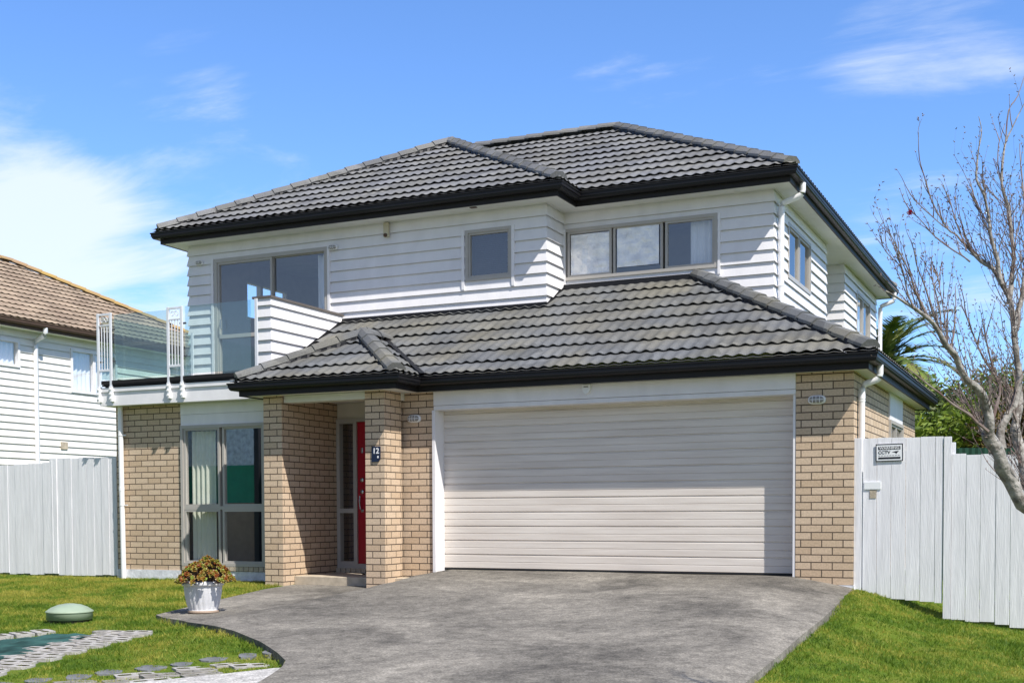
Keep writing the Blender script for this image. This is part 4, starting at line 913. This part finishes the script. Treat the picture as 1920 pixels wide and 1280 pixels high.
# pavers
def paver_mesh(hole=True):
    mb = MB(); L, Wd, H = .30, .19, .032
    # lattice block: frame with rounded lobes and three slots
    cx_ = [-.105, 0, .105]
    bm = bmesh.new()
    outl = []
    for i in range(24):
        t = 2*math.pi*i/24; x = L/2*math.copysign(abs(math.cos(t))**.35, math.cos(t)); y = Wd/2*math.copysign(abs(math.sin(t))**.4, math.sin(t))
        x += .004*math.cos(6*t); outl.append((x, y))
    top = [bm.verts.new((x, y, H)) for x, y in outl]; bot = [bm.verts.new((x*1.02, y*1.02, -.05)) for x, y in outl]
    for i in range(24): bm.faces.new((bot[i], bot[(i+1) % 24], top[(i+1) % 24], top[i]))
    edges = [bm.edges.get((top[i], top[(i+1) % 24])) for i in range(24)]
    for cx in (-.075, .075):
        h = [bm.verts.new((cx+x, y, H)) for x, y in ((-.044, -.034), (.044, -.034), (.054, 0), (.044, .034), (-.044, .034), (-.054, 0))]; hb = [bm.verts.new((v.co.x, v.co.y, H-.018)) for v in h]
        for i in range(6): edges.append(bm.edges.new((h[i], h[(i+1) % 6]))); wf = bm.faces.new((h[i], h[(i+1) % 6], hb[(i+1) % 6], hb[i])); wf.material_index = 1
        ff = bm.faces.new(hb); ff.material_index = 1; ff.normal_update()
        if ff.normal.z < 0: ff.normal_flip()
    bmesh.ops.triangle_fill(bm, use_beauty=True, edges=edges)
    me = bpy.data.meshes.new('paver'); bm.to_mesh(me); bm.free(); return me
pm = paver_mesh(); pm.materials.append(MATS['paver_white']); pm.materials.append(MATS['soil_moss']); pm2 = pm.copy(); pm2.materials.clear(); pm2.materials.append(MATS['paver_grey']); pm2.materials.append(MATS['soil_moss'])
def put_paver(x, y, rz, me, label, grp, dz=0, s=1):
    o = bpy.data.objects.new('paver', me); COL.objects.link(o); o.location = (x, y, lawn(x, y)+dz); o.rotation_euler = (r.uniform(-.03, .03), r.uniform(-.03, .03), rz); o.scale = (s, s, 1)
    tag(o, label, 'paver', grp)
r = random.Random(8)
LBW = 'one of the white lattice pavers laid in a staggered row along the teal mat'
a0, a1 = Vector((-8.40, 9.20)), Vector((-7.76, 6.3)); T_ = (a1-a0).length; dv = (a1-a0)/T_; lv = Vector((-dv.y, dv.x))
for i in range(16):
    for j in range(2):
        q = a0+dv*(i*.188+.05)+lv*((j-.5)*.29+(.05 if i % 2 else -.05)-.04)
        put_paver(q.x, q.y, math.atan2(lv.y, lv.x)+r.uniform(-.06, .06), pm, LBW, 'white lattice pavers along the mat', dz=-.008+r.uniform(-.003, .004))
a0, a1 = Vector((-9.32, 8.92)), Vector((-10.1, 7.3)); T_ = (a1-a0).length; dv = (a1-a0)/T_
for i in range(8):
    q = a0+dv*(i*.20); put_paver(q.x, q.y, math.atan2(dv.y, dv.x)+1.57+r.uniform(-.06, .06), pm, 'one of the white lattice pavers at the far left edge of the mat', 'white lattice pavers beyond the mat', dz=0)
# old pavers sunk in the grass beside the path, and grey flagstones
def lerp2(a, b, t): return Vector(a).lerp(Vector(b), t)
for i in range(14):
    t = i/13
    lo = lerp2((-5.72, 7.72), (-6.55, 6.3), t); hi = lerp2((-6.0, 8.1), (-7.1, 6.4), t)
    for j in range(3):
        q = lo.lerp(hi, .1+.36*j+r.uniform(-.05, .05))
        if r.random() < .6: put_paver(q.x, q.y, 1.0+r.uniform(-.1, .1), pm2 if r.random() < .8 else pm, 'one of the worn lattice pavers sunk in grass beside the concrete path', 'worn pavers beside the path', dz=-.022+r.uniform(-.006, .006))
for i in range(9):
    t = i/8; q = lerp2((-6.12, 8.42), (-7.25, 6.5), t)+Vector((r.uniform(-.04, .04), r.uniform(-.04, .04)))
    mb = MB(); n_ = 9; w_, h_ = r.uniform(.12, .20), r.uniform(.08, .13); pts = [(w_*math.copysign(abs(math.cos(k*2*math.pi/n_))**.7, math.cos(k*2*math.pi/n_))*r.uniform(.85, 1.1), h_*math.sin(k*2*math.pi/n_)*r.uniform(.85, 1.1)) for k in range(n_)]
    mb.poly([(x, y, .03) for x, y in pts])
    for k in range(n_): a, b = pts[k], pts[(k+1) % n_]; mb.quad((a[0], a[1], -.04), (b[0], b[1], -.04), (b[0], b[1], .03), (a[0], a[1], .03))
    o = mb.build('flagstone', 'stone_flag'); o.location = (q.x, q.y, lawn(q.x, q.y)-.024); o.rotation_euler = (0, 0, -1.1+r.uniform(-.2, .2))
    tag(o, 'one of the flat grey stones edging the lawn beside the worn pavers', 'flagstone', 'grey stones edging the lawn')

# grass ----------------------------------------------------------
rng = np.random.default_rng(7)
def in_poly(px, py, poly):
    c = np.zeros(len(px), bool); j = len(poly)-1
    for i in range(len(poly)):
        xi, yi = poly[i]; xj, yj = poly[j]
        c ^= ((yi > py) != (yj > py)) & (px < (xj-xi)*(py-yi)/(yj-yi+1e-12)+xi); j = i
    return c
GXa = np.array(GX)
def gh_v(x, y):
    cols = np.stack([np.interp(y, YS, c[1]) for c in GC]); k = np.clip(np.searchsorted(GXa, x)-1, 0, len(GX)-2); t = (x-GXa[k])/(GXa[k+1]-GXa[k]); i = np.arange(len(x))
    return cols[k, i]*(1-t)+cols[k+1, i]*t
def fill(n, x0, x1, y0, y1):
    x = rng.uniform(x0, x1, n); y = rng.uniform(y0, y1, n); return x, y
parts = [fill(400000, -16.2, -4.9, 6.0, 14.05), fill(190000, -2.4, 2.2, 5.6, 15.5)]
x = np.concatenate([p[0] for p in parts]); y = np.concatenate([p[1] for p in parts])
# only where the photograph could see it
cs_ = (x*RT[0]+y*RT[1]); fs_ = (x*FW[0]+y*FW[1]); sx = 960+F*cs_/fs_
keep = (sx > -160) & (sx < 2080)
dl = np.interp(y, [p[1] for p in DL][::-1], [p[0] for p in DL][::-1]); dr_ = np.interp(y, [p[1] for p in DR][::-1], [p[0] for p in DR][::-1])
keep &= ~((x > dl-.02+rng.uniform(-.03, .01, len(x))) & (x < dr_+.01))
keep &= ~((x < -2.2) & (x > -3) & (y > 14.0)) & ~((y > 14.03) & (x < -5)) & ~((x > -10.05) & (x < -7) & (y > 13.5)) & ~((y > 14.02) & (x < -2.27))
matp = [(-9.12, 8.78), (-8.55, 8.86), (-7.98, 6.6), (-10.0, 6.4)]
keep &= ~in_poly(x, y, matp)
pathp = pl + pr_[::-1]; keep &= ~in_poly(x, y, pathp)
wp = [(-8.75, 9.2), (-8.05, 9.25), (-7.4, 6.3), (-8.1, 6.2)]; inw = in_poly(x, y, wp); keep &= ~(inw & (rng.random(len(x)) < .93))
wp2 = [(-5.6, 7.85), (-6.2, 8.5), (-7.4, 6.4), (-6.4, 6.2)]; inw2 = in_poly(x, y, wp2); keep &= ~(inw2 & (rng.random(len(x)) < .30))
wp3 = [(-9.0, 8.8), (-9.25, 8.8), (-10.1, 7.0), (-9.8, 6.9)]; keep &= ~(in_poly(x, y, wp3) & (rng.random(len(x)) < .9))
keep &= (np.hypot(x-gx, y-gy) > .21)
x, y = x[keep], y[keep]; N = len(x); z = gh_v(x, y)-.004-.05*np.clip((12.9-y)/1.2, 0, 1)
inw2 = in_poly(x, y, wp2)
tab = rng.uniform(.45, 1.75, 4096); cell = (np.floor(x*15+.3*np.sin(y*21)).astype(int)*73+np.floor(y*13+.3*np.sin(x*17)).astype(int)*179) % 4096
h = rng.uniform(.014, .034, N)*(1+.25*np.sin(x*3.1)*np.cos(y*2.3))*tab[cell]; h[inw2] *= .6
edge = np.abs(x-np.interp(y, [p[1] for p in DL][::-1], [p[0] for p in DL][::-1])) < .12; h[edge] *= 1.35
an = rng.uniform(0, 2*np.pi, N); w = rng.uniform(.0024, .0052, N); le = rng.uniform(0, 1.3, N)*h; la = rng.uniform(0, 2*np.pi, N)
V = np.empty((N, 3, 3)); V[:, 0] = np.stack([x-w*np.cos(an), y-w*np.sin(an), z], 1); V[:, 1] = np.stack([x+w*np.cos(an), y+w*np.sin(an), z], 1); V[:, 2] = np.stack([x+le*np.cos(la), y+le*np.sin(la), z+h], 1)
me = bpy.data.meshes.new('grass'); me.vertices.add(N*3); me.loops.add(N*3); me.polygons.add(N)
me.vertices.foreach_set('co', V.ravel()); me.loops.foreach_set('vertex_index', np.arange(N*3, dtype=np.int32)); me.polygons.foreach_set('loop_start', np.arange(0, N*3, 3, dtype=np.int32)); me.polygons.foreach_set('loop_total', np.full(N, 3, dtype=np.int32))
me.update(); me.validate(); me.materials.append(MATS['grass_blade'])
go = bpy.data.objects.new('grass', me); COL.objects.link(go); tag(go, 'short mown green grass with yellowed patches on both sides of the drive', 'grass', kind='stuff')

# ------------------------------------------------------------------ bare tree in front
tree = empty('bare_tree', 'leafless grey tree leaning in from the right in front of the white fence', 'tree', loc=at(2010, 1180, 9.0*.667))
TL = tree.location.copy()
TD = .667
class TB(MB):
    def build(s, *a, **k):
        s.v = [tuple(Vector(v)-TL) for v in s.v]; return MB.build(s, *a, **k)
def W3(pts, d0, d1):
    d0, d1 = d0*TD, d1*TD
    n_ = len(pts); return [at(p[0], p[1], d0+(d1-d0)*i/max(1, n_-1)) for i, p in enumerate(pts)]
def smooth(pts, rad, k=3):
    out, ro = [], []; n_ = len(pts)
    for i in range(n_-1):
        p0, p1, p2, p3 = pts[max(i-1, 0)], pts[i], pts[i+1], pts[min(i+2, n_-1)]
        for j in range(k):
            t = j/k; out.append(.5*((2*p1)+(p2-p0)*t+(2*p0-5*p1+4*p2-p3)*t*t+(3*p1-p0-3*p2+p3)*t**3)); ro.append(rad[i]+(rad[i+1]-rad[i])*t)
    out.append(pts[-1]); ro.append(rad[-1]); return out, ro
mm = 9.0*.667/F
limbs = []   # (px points, depth0, depth1, px radii)
def limb(p, d0, d1, r0, r1): limbs.append((W3(p, d0, d1), [(r0+(r1-r0)*i/(len(p)-1))*mm*.86 for i in range(len(p))]))
limb([(2010, 1180), (1985, 1040), (1950, 975), (1921, 940), (1884, 886), (1864, 842), (1853, 806)], 9.0, 8.9, 22, 13)
limb([(1853, 806), (1847, 768), (1832, 735), (1818, 714), (1797, 685), (1782, 660), (1764, 624), (1741, 597), (1712, 578), (1688, 560), (1660, 546)], 8.9, 8.3, 11, 1.6)
limb([(1878, 842), (1880, 800), (1902, 762), (1912, 720), (1908, 670), (1903, 620), (1894, 570), (1880, 532), (1862, 502), (1838, 488), (1818, 470), (1805, 455)], 9.0, 9.4, 9, 3)
limb([(1960, 1000), (1925, 900), (1910, 840), (1908, 790), (1912, 730)], 9.2, 9.5, 15, 9)
limb([(1903, 620), (1915, 560), (1922, 500), (1925, 440)], 9.3, 9.6, 7, 4)
limb([(1894, 570), (1899, 520), (1900, 479), (1897, 432), (1891, 395), (1880, 345), (1882, 295), (1886, 268), (1899, 236), (1921, 194)], 9.3, 9.8, 6, .9)
limb([(1886, 268), (1891, 207), (1908, 180), (1921, 140)], 9.6, 9.7, 1.8, .8)
limb([(1879, 342), (1872, 310), (1873, 270), (1884, 232)], 9.6, 9.8, 1.6, .8)
limb([(1880, 532), (1870, 490), (1863, 455), (1854, 412), (1845, 364), (1832, 336), (1834, 289), (1840, 247), (1835, 219)], 9.2, 9.4, 5, .7)
limb([(1805, 455), (1793, 440), (1776, 428), (1747, 376), (1733, 330), (1724, 298), (1722, 248)], 9.2, 8.9, 2.2, .8)
limb([(1776, 428), (1766, 422), (1735, 395), (1713, 373)], 9.1, 8.7, 1.6, .8)
limb([(1818, 490), (1804, 479), (1782, 466), (1754, 445), (1730, 417), (1711, 398)], 9.2, 8.8, 2, .8)
limb([(1812, 470), (1806, 448), (1791, 410), (1779, 370), (1765, 345)], 9.2, 9.3, 1.8, .8)
limb([(1854, 412), (1848, 370), (1841, 326)], 9.3, 9.4, 1.6, .7); limb([(1852, 430), (1835, 395), (1822, 362)], 9.3, 9.5, 1.6, .8)
limb([(1925, 440), (1921, 370), (1913, 307), (1912, 270)], 9.5, 9.7, 2.4, .8)
limb([(1741, 597), (1722, 560), (1708, 520), (1690, 480), (1662, 425)], 8.5, 8.1, 2.6, .8)
limb([(1712, 578), (1700, 540), (1690, 500), (1668, 440)], 8.4, 8.2, 2, .7); limb([(1690, 500), (1660, 470), (1648, 435)], 8.3, 8.1, 1.2, .6)
limb([(1764, 624), (1748, 580), (1735, 540), (1720, 500), (1716, 482)], 8.6, 8.4, 2.4, .8); limb([(1782, 660), (1790, 610), (1792, 570), (1791, 536)], 8.7, 8.9, 2.2, .7)
limb([(1764, 624), (1762, 580), (1752, 540), (1744, 502)], 8.6, 8.7, 1.6, .7); limb([(1775, 640), (1770, 590), (1762, 540), (1756, 502)], 8.7, 8.8, 1.6, .7)
limb([(1853, 806), (1820, 780), (1790, 760), (1760, 735), (1730, 712), (1700, 690)], 8.8, 8.4, 4, 1)
limb([(1853, 806), (1870, 760), (1872, 720), (1850, 680), (1830, 640), (1812, 590), (1808, 560)], 9.0, 9.1, 4, 1)
limb([(1884, 886), (1905, 920), (1921, 900)], 9.0, 9.4, 6, 5); limb([(1864, 842), (1840, 800), (1826, 770), (1800, 748)], 8.9, 9.3, 5, 1.5)
limb([(1908, 790), (1880, 730), (1862, 690), (1850, 640), (1842, 600)], 9.3, 9.0, 4, 1)
tk = TB(); br_ = TB()
for pts, rad in limbs:
    q, rr = smooth(pts, rad)
    q = [p+Vector((noise.noise(p*9), noise.noise(p*9+Vector((5, 0, 0))), noise.noise(p*9+Vector((0, 7, 0)))))*min(.03, ra*1.2) for p, ra in zip(q, rr)]
    rr = [ra*(1+.22*noise.noise(p*14)) for p, ra in zip(q, rr)]
    (tk if max(rad) > 3.5*mm else br_).tube(q, rr, 9 if max(rad) > 3.5*mm else 5)
r = random.Random(21); bud = TB()
def shoot(p, d, L, r0, depth=0):
    n_ = max(4, int(L/.045)); pts = [p]; rad = [r0]; q = p.copy(); dd = d.copy()
    for i in range(n_):
        dd = (dd+Vector((r.gauss(0, .11), r.gauss(0, .11), r.gauss(0, .08)+.045))).normalized(); q = q+dd*(L/n_); pts.append(q.copy()); rad.append(r0*(1-.72*(i+1)/n_))
        if i > 0 and r.random() < .75:
            sd_ = dd.cross(Vector((r.gauss(0, 1), r.gauss(0, 1), r.gauss(0, 1)))).normalized(); b0 = q+sd_*rad[-1]
            bud.tube([b0, b0+(sd_+dd*.8)*.009], [.0032, .0012], 4, cap=False)
        if depth < 1 and i > 1 and r.random() < .22:
            sd_ = dd.cross(Vector((r.gauss(0, 1), r.gauss(0, 1), r.gauss(0, 1)))).normalized(); shoot(q.copy(), (dd+sd_*.7).normalized(), L*r.uniform(.25, .5), rad[-1]*.7, depth+1)
    br_.tube(pts, rad, 4, cap=False)
cnt = 0
for pts, rad in limbs:
    q, rr = smooth(pts, rad, 4); T = sum((q[i+1]-q[i]).length for i in range(len(q)-1))
    for i in range(2, len(q)-1):
        seg = (q[i+1]-q[i]); dens = 3.6 if rr[i] > 3*mm else 1.5
        if rr[i] > 14*mm: dens = .5
        if q[i].z > at(1900, 330, 6).z: dens *= .3
        for _ in range(5):
            if r.random() < dens/5*min(1, seg.length/.06):
                side = RT*r.gauss(-.28, .38)+Vector((0, 0, 1))*r.uniform(.55, 1.1)+FW*r.gauss(0, .38)+seg.normalized()*.45
                shoot(q[i]+seg*r.random(), side.normalized(), r.uniform(.10, .40)*(1.15 if rr[i] > 3*mm else .5), r.uniform(.0016, .0034)); cnt += 1
tk.build('trunk', 'bark', tree, smooth=True); br_.build('branches', 'twig_bark', tree); bud.build('buds', 'twig_bark', tree)
fl_ = TB(); c = at(1706, 399, 8.8*TD)
for i in range(26):
    d = Vector((r.gauss(0, 1), r.gauss(0, 1), r.gauss(0, 1))).normalized(); s_ = d.cross(Vector((.3, .2, .9))).normalized()*.006
    fl_.poly([c, c+d*.008+s_, c+d*.017, c+d*.008-s_])
fl_.build('blossom', 'petal', tree)

# ------------------------------------------------------------------ background greenery
def leafcloud(mb, blobs, n, size, seed):
    r = random.Random(seed); tot = sum(b[3]*b[4]*b[5] for b in blobs)
    for (x, y, z, rx, ry, rz) in blobs:
        k = int(n*rx*ry*rz/tot)
        for _ in range(k):
            d = Vector((r.gauss(0, 1), r.gauss(0, 1), r.gauss(0, 1))).normalized(); q = r.random()**.33
            q *= 1+.25*noise.noise(Vector((d.x*2+x, d.y*2+y, d.z*2)))
            c = Vector((x+d.x*rx*q, y+d.y*ry*q, z+d.z*rz*q)); s = size*r.uniform(.6, 1.3)
            a = Vector((r.gauss(0, 1), r.gauss(0, 1), r.gauss(0, .6))).normalized(); b = a.cross(Vector((r.gauss(0, 1), r.gauss(0, 1), r.gauss(0, 1)))).normalized()
            i0 = len(mb.v); mb.v += [tuple(c-a*s), tuple(c+b*s*.38), tuple(c+a*s), tuple(c-b*s*.38)]; mb.f.append((i0, i0+1, i0+2, i0+3)); mb.uv.append(None)
def bush(name, label, cat, c, blobs, n, size, mat, seed, stem=True, grp=None):
    e_ = empty(name, label, cat, grp, loc=c); mb = MB(); leafcloud(mb, blobs, n, size, seed); mb.build('crown', mat, e_)
    if stem:
        s_ = MB(); r = random.Random(seed)
        for b in blobs: s_.tube([(b[0]*.3, b[1]*.3, 0), (b[0]*.7, b[1]*.7, b[2]*.5), (b[0], b[1], b[2]+b[5]*.5)], [.07, .05, .02], 6)
        s_.build('trunk', 'bark', e_)
    return e_
c = at(1770, 800, 22); bush('leafy_shrub', 'bright green leafy shrub behind the gate and the brick corner', 'shrub', (c.x, c.y, -1.2), [(-.5, 0, 2.0, 1.0, .9, .95), (.35, .2, 2.35, .9, .9, .95), (-1.2, .5, 1.6, .8, .8, .8), (.6, 0, 1.5, .9, .8, .9)], 9000, .085, 'hedge_leaf', 31)
c = at(1745, 790, 26); bush('leafy_shrub', 'pale green shrub showing just beside the lower right eaves', 'shrub', (c.x, c.y, -1.2), [(0, 0, 2.6, 1.3, 1, 1.5), (1.3, .3, 3.0, 1.2, 1, 1.3), (-.9, .3, 2.2, 1, 1, 1.2)], 8000, .085, 'hedge_leaf', 36)
c = at(1850, 800, 24); bush('leafy_shrub', 'darker shrub behind the leaning bare tree', 'shrub', (c.x, c.y, -1.2), [(.0, 0, 2.4, 1.1, 1, 1.1), (.9, .2, 2.9, 1.0, 1, 1.1), (-.7, .2, 2.9, .8, .8, .8), (.4, -.4, 1.7, 1.3, .9, .9)], 9000, .085, 'dark_leaf', 32)
c = at(1905, 780, 21); bush('leafy_shrub', 'brownish straggly shrub at the right edge behind the fence', 'shrub', (c.x, c.y, -1.2), [(.0, 0, 2.3, .8, .8, 1.0), (.8, .2, 2.5, .9, .9, 1.2), (1.8, 0, 2.2, 1.0, 1, 1.2)], 6000, .08, 'brown_leaf', 33)
c = at(1885, 730, 30); bush('leafy_shrub', 'yellow-green bush top showing between the bare branches', 'shrub', (c.x, c.y, -1.2), [(.0, 0, 3.3, 1.6, 1, 1.3), (-2.2, .6, 3.2, 1.5, 1, 1.3), (2.2, .4, 3.4, 1.4, 1, 1.4)], 9000, .10, 'hedge_leaf', 34)
gf_ = MB(); a, b = at(1690, 850, 18), at(2050, 860, 18); nn = 60
for i in range(nn):
    t0, t1 = i/nn, (i+1)/nn; p, q = a.lerp(b, t0), a.lerp(b, t1); o = .02*(i % 2); o2 = .02*((i+1) % 2)
    gf_.quad((p.x, p.y+o, -1.3), (q.x, q.y+o2, -1.3), (q.x, q.y+o2, .93), (p.x, p.y+o, .93))
gfo = gf_.build('metal_fence', 'tin_green'); gfo.modifiers.new('t', 'SOLIDIFY').thickness = .01
tag(gfo, 'dark green metal fence behind the white palings', 'fence')
# palm
pc = at(1655, 690, 36); palm = empty('palm_tree', 'palm tree with arching dark fronds behind the right eaves', 'palm tree', loc=(pc.x, pc.y, -1))
mb = MB(); mb.tube([(0, 0, 0), (.05, 0, 2.5), (0, 0, pc.z+1.0)], [.35, .28, .3], 12); mb.build('trunk', 'palm_bark', palm)
r = random.Random(2)
for i in range(34):
    az = i*2.399; el = r.uniform(-.35, 1.3); Lf = r.uniform(2.2, 2.9); d = Vector((math.cos(az), math.sin(az), 0)); mb = MB(); pts = []
    q = Vector((0, 0, pc.z+1.0)); ang = el; n_ = 16
    for k in range(n_+1): pts.append(q.copy()); q = q+(d*math.cos(ang)+Vector((0, 0, 1))*math.sin(ang))*(Lf/n_); ang -= .065+.05*k/n_
    mb.tube(pts, [.03*(1-k/n_)+.006 for k in range(n_+1)], 4, cap=False)
    side = d.cross(Vector((0, 0, 1)))
    for k in range(1, n_*3):
        t = k/(n_*3)*n_; k0 = int(t); p = pts[k0].lerp(pts[min(k0+1, n_)], t-k0); tan = (pts[min(k0+1, n_)]-pts[k0]).normalized(); l_ = .62*math.sin(math.pi*(.12+.83*k/(n_*3)))
        for s in (-1, 1):
            e2 = p+(side*s*.75+tan*.75+Vector((0, 0, .10-.28*r.random()))).normalized()*l_; wv_ = tan*.05; mb.poly([p-wv_, p+wv_, e2])
    mb.build('frond', 'palm_leaf', palm)

# ------------------------------------------------------------------ across the street (seen only in the window glass)
e_ = empty('timber_fence', 'pale timber fence across the street', 'fence', loc=(-24, -3, -1.5))
mb = MB(); x = -16
while x < 22: mb.box(x, x+.14, 0, .02, 0, 4.2); x += .15
mb.build('palings', 'timber_grey', e_)
e_ = empty('metal_fence', 'green metal fence across the street', 'fence', loc=(-24, 0, -1.45)); mb = MB(); mb.box(-10, 12, 0, .04, 1.75, 2.75); mb.build('panels', 'bin_green', e_); mb = MB(); mb.box(-10, 12, -.03, .07, 2.75, 2.82); mb.build('top_rail', 'bin_green', e_)
mb = MB(); mb.box(-10, 12, -.08, .10, 0, 1.75); mb.build('base_wall', 'wall_tan', e_)
mb = MB()
for q in range(-9, 12, 3): mb = MB(); mb.box(q, q+.16, .05, .25, 0, 4.4); mb.build('post', 'black_plastic', e_)
c = (-30, -6, -1.5); bush('leafy_shrub', 'round green shrub across the street', 'shrub', c, [(0, 0, 3.4, 1.3, 1.2, 1.2), (.9, 0, 2.6, 1.1, 1, 1)], 3500, .12, 'hedge_leaf', 41)
c = (6, -14, -1.5); bush('leafy_tree', 'tall tree across the street', 'tree', c, [(0, 0, 5.0, 2.0, 2, 1.9), (1.5, 0, 4.0, 1.6, 1.5, 1.5), (-1.6, .5, 4.2, 1.5, 1.5, 1.4)], 5000, .16, 'dark_leaf', 42)

# ------------------------------------------------------------------ light
SD = Vector((1.85, -1.0, 2.7)).normalized()
ld = bpy.data.lights.new('sun', 'SUN'); ld.energy = 4.9; ld.angle = R(.5); ld.color = (1, .955, .89)
lo = bpy.data.objects.new('sun', ld); COL.objects.link(lo); lo.rotation_euler = SD.to_track_quat('Z', 'Y').to_euler()
w = bpy.data.worlds.new('World'); S.world = w; w.use_nodes = True; n = w.node_tree.nodes; l = w.node_tree.links
bg = n['Background']; sky = n.new('ShaderNodeTexSky'); sky.sky_type = 'NISHITA'; sky.sun_disc = False
sky.sun_elevation = math.asin(SD.z); sky.sun_rotation = math.atan2(SD.x, SD.y); sky.air_density = 1.0; sky.dust_density = .3; sky.ozone_density = 2.5; sky.altitude = 50
tc = n.new('ShaderNodeTexCoord')
def vm(op, a, b=None, s=None):
    x = n.new('ShaderNodeVectorMath'); x.operation = op; l.new(a, x.inputs[0])
    if b is not None: x.inputs[1].default_value = b
    return x
def dirpx(px, py): return at(px, py, 1).normalized()
sep = n.new('ShaderNodeSeparateXYZ'); l.new(tc.outputs['Generated'], sep.inputs[0])
zz = n.new('ShaderNodeMath'); zz.operation = 'ADD'; zz.inputs[1].default_value = .12; l.new(sep.outputs['Z'], zz.inputs[0])
dv_ = n.new('ShaderNodeVectorMath'); dv_.operation = 'DIVIDE'; l.new(tc.outputs['Generated'], dv_.inputs[0]); cmb = n.new('ShaderNodeCombineXYZ')
for i in range(3): l.new(zz.outputs[0], cmb.inputs[i])
l.new(cmb.outputs[0], dv_.inputs[1])
mp = n.new('ShaderNodeMapping'); mp.inputs['Rotation'].default_value = (0, 0, .35); mp.inputs['Scale'].default_value = (1.0, 2.0, 0); mp.inputs['Location'].default_value = (1.7, .6, 0); l.new(dv_.outputs[0], mp.inputs['Vector'])
nz = n.new('ShaderNodeTexNoise'); nz.inputs['Scale'].default_value = 1.7; nz.inputs['Detail'].default_value = 11; nz.inputs['Roughness'].default_value = .6; nz.inputs['Distortion'].default_value = .35; l.new(mp.outputs[0], nz.inputs['Vector'])
masks = None
for (px, py, c0, c1, amt) in ((-60, 400, .9915, .9997, .36), (150, 560, .992, .9995, .26), (1730, 130, .9955, .9998, .14), (340, 180, .9975, .9999, .09), (500, 560, .985, 1.0, .10), (1500, 500, .97, 1.0, .05), (1850, 700, .985, 1.0, .12)):
    d = n.new('ShaderNodeVectorMath'); d.operation = 'DOT_PRODUCT'; d.inputs[1].default_value = dirpx(px, py); l.new(tc.outputs['Generated'], d.inputs[0])
    mr = n.new('ShaderNodeMapRange'); mr.interpolation_type = 'SMOOTHSTEP'; mr.inputs['From Min'].default_value = c0; mr.inputs['From Max'].default_value = c1; mr.inputs['To Max'].default_value = amt; l.new(d.outputs['Value'], mr.inputs['Value'])
    if masks is None: masks = mr.outputs[0]
    else:
        ad = n.new('ShaderNodeMath'); ad.operation = 'ADD'; l.new(masks, ad.inputs[0]); l.new(mr.outputs[0], ad.inputs[1]); masks = ad.outputs[0]
sm = n.new('ShaderNodeMath'); sm.operation = 'ADD'; l.new(nz.outputs['Fac'], sm.inputs[0]); l.new(masks, sm.inputs[1])
cl = n.new('ShaderNodeMapRange'); cl.interpolation_type = 'SMOOTHSTEP'; cl.inputs['From Min'].default_value = .60; cl.inputs['From Max'].default_value = .98; cl.inputs['To Max'].default_value = .78; l.new(sm.outputs[0], cl.inputs['Value'])
tint = n.new('ShaderNodeMix'); tint.data_type = 'RGBA'; tint.blend_type = 'MULTIPLY'; tint.inputs['Factor'].default_value = 1; l.new(sky.outputs[0], tint.inputs['A'])
hm = n.new('ShaderNodeMapRange'); hm.interpolation_type = 'SMOOTHSTEP'; hm.inputs['From Min'].default_value = -.25; hm.inputs['From Max'].default_value = .35; l.new(sep.outputs['Y'], hm.inputs['Value'])
tc2 = n.new('ShaderNodeMix'); tc2.data_type = 'RGBA'; tc2.inputs['A'].default_value = (.97, .87, .91, 1); tc2.inputs['B'].default_value = (.88, 1.17, 1.58, 1); l.new(hm.outputs[0], tc2.inputs['Factor']); l.new(tc2.outputs['Result'], tint.inputs['B'])
mx = n.new('ShaderNodeMix'); mx.data_type = 'RGBA'; mx.inputs['B'].default_value = (6.6, 7.1, 7.8, 1); l.new(cl.outputs[0], mx.inputs['Factor']); l.new(tint.outputs['Result'], mx.inputs['A'])
l.new(mx.outputs['Result'], bg.inputs['Color']); bg.inputs['Strength'].default_value = .115
S.view_settings.view_transform = 'Standard'; S.view_settings.look = 'None'; S.view_settings.gamma = 1; S.view_settings.exposure = .38; S.view_settings.use_curve_mapping = False
S.cycles.max_bounces = 8; S.cycles.transparent_max_bounces = 12
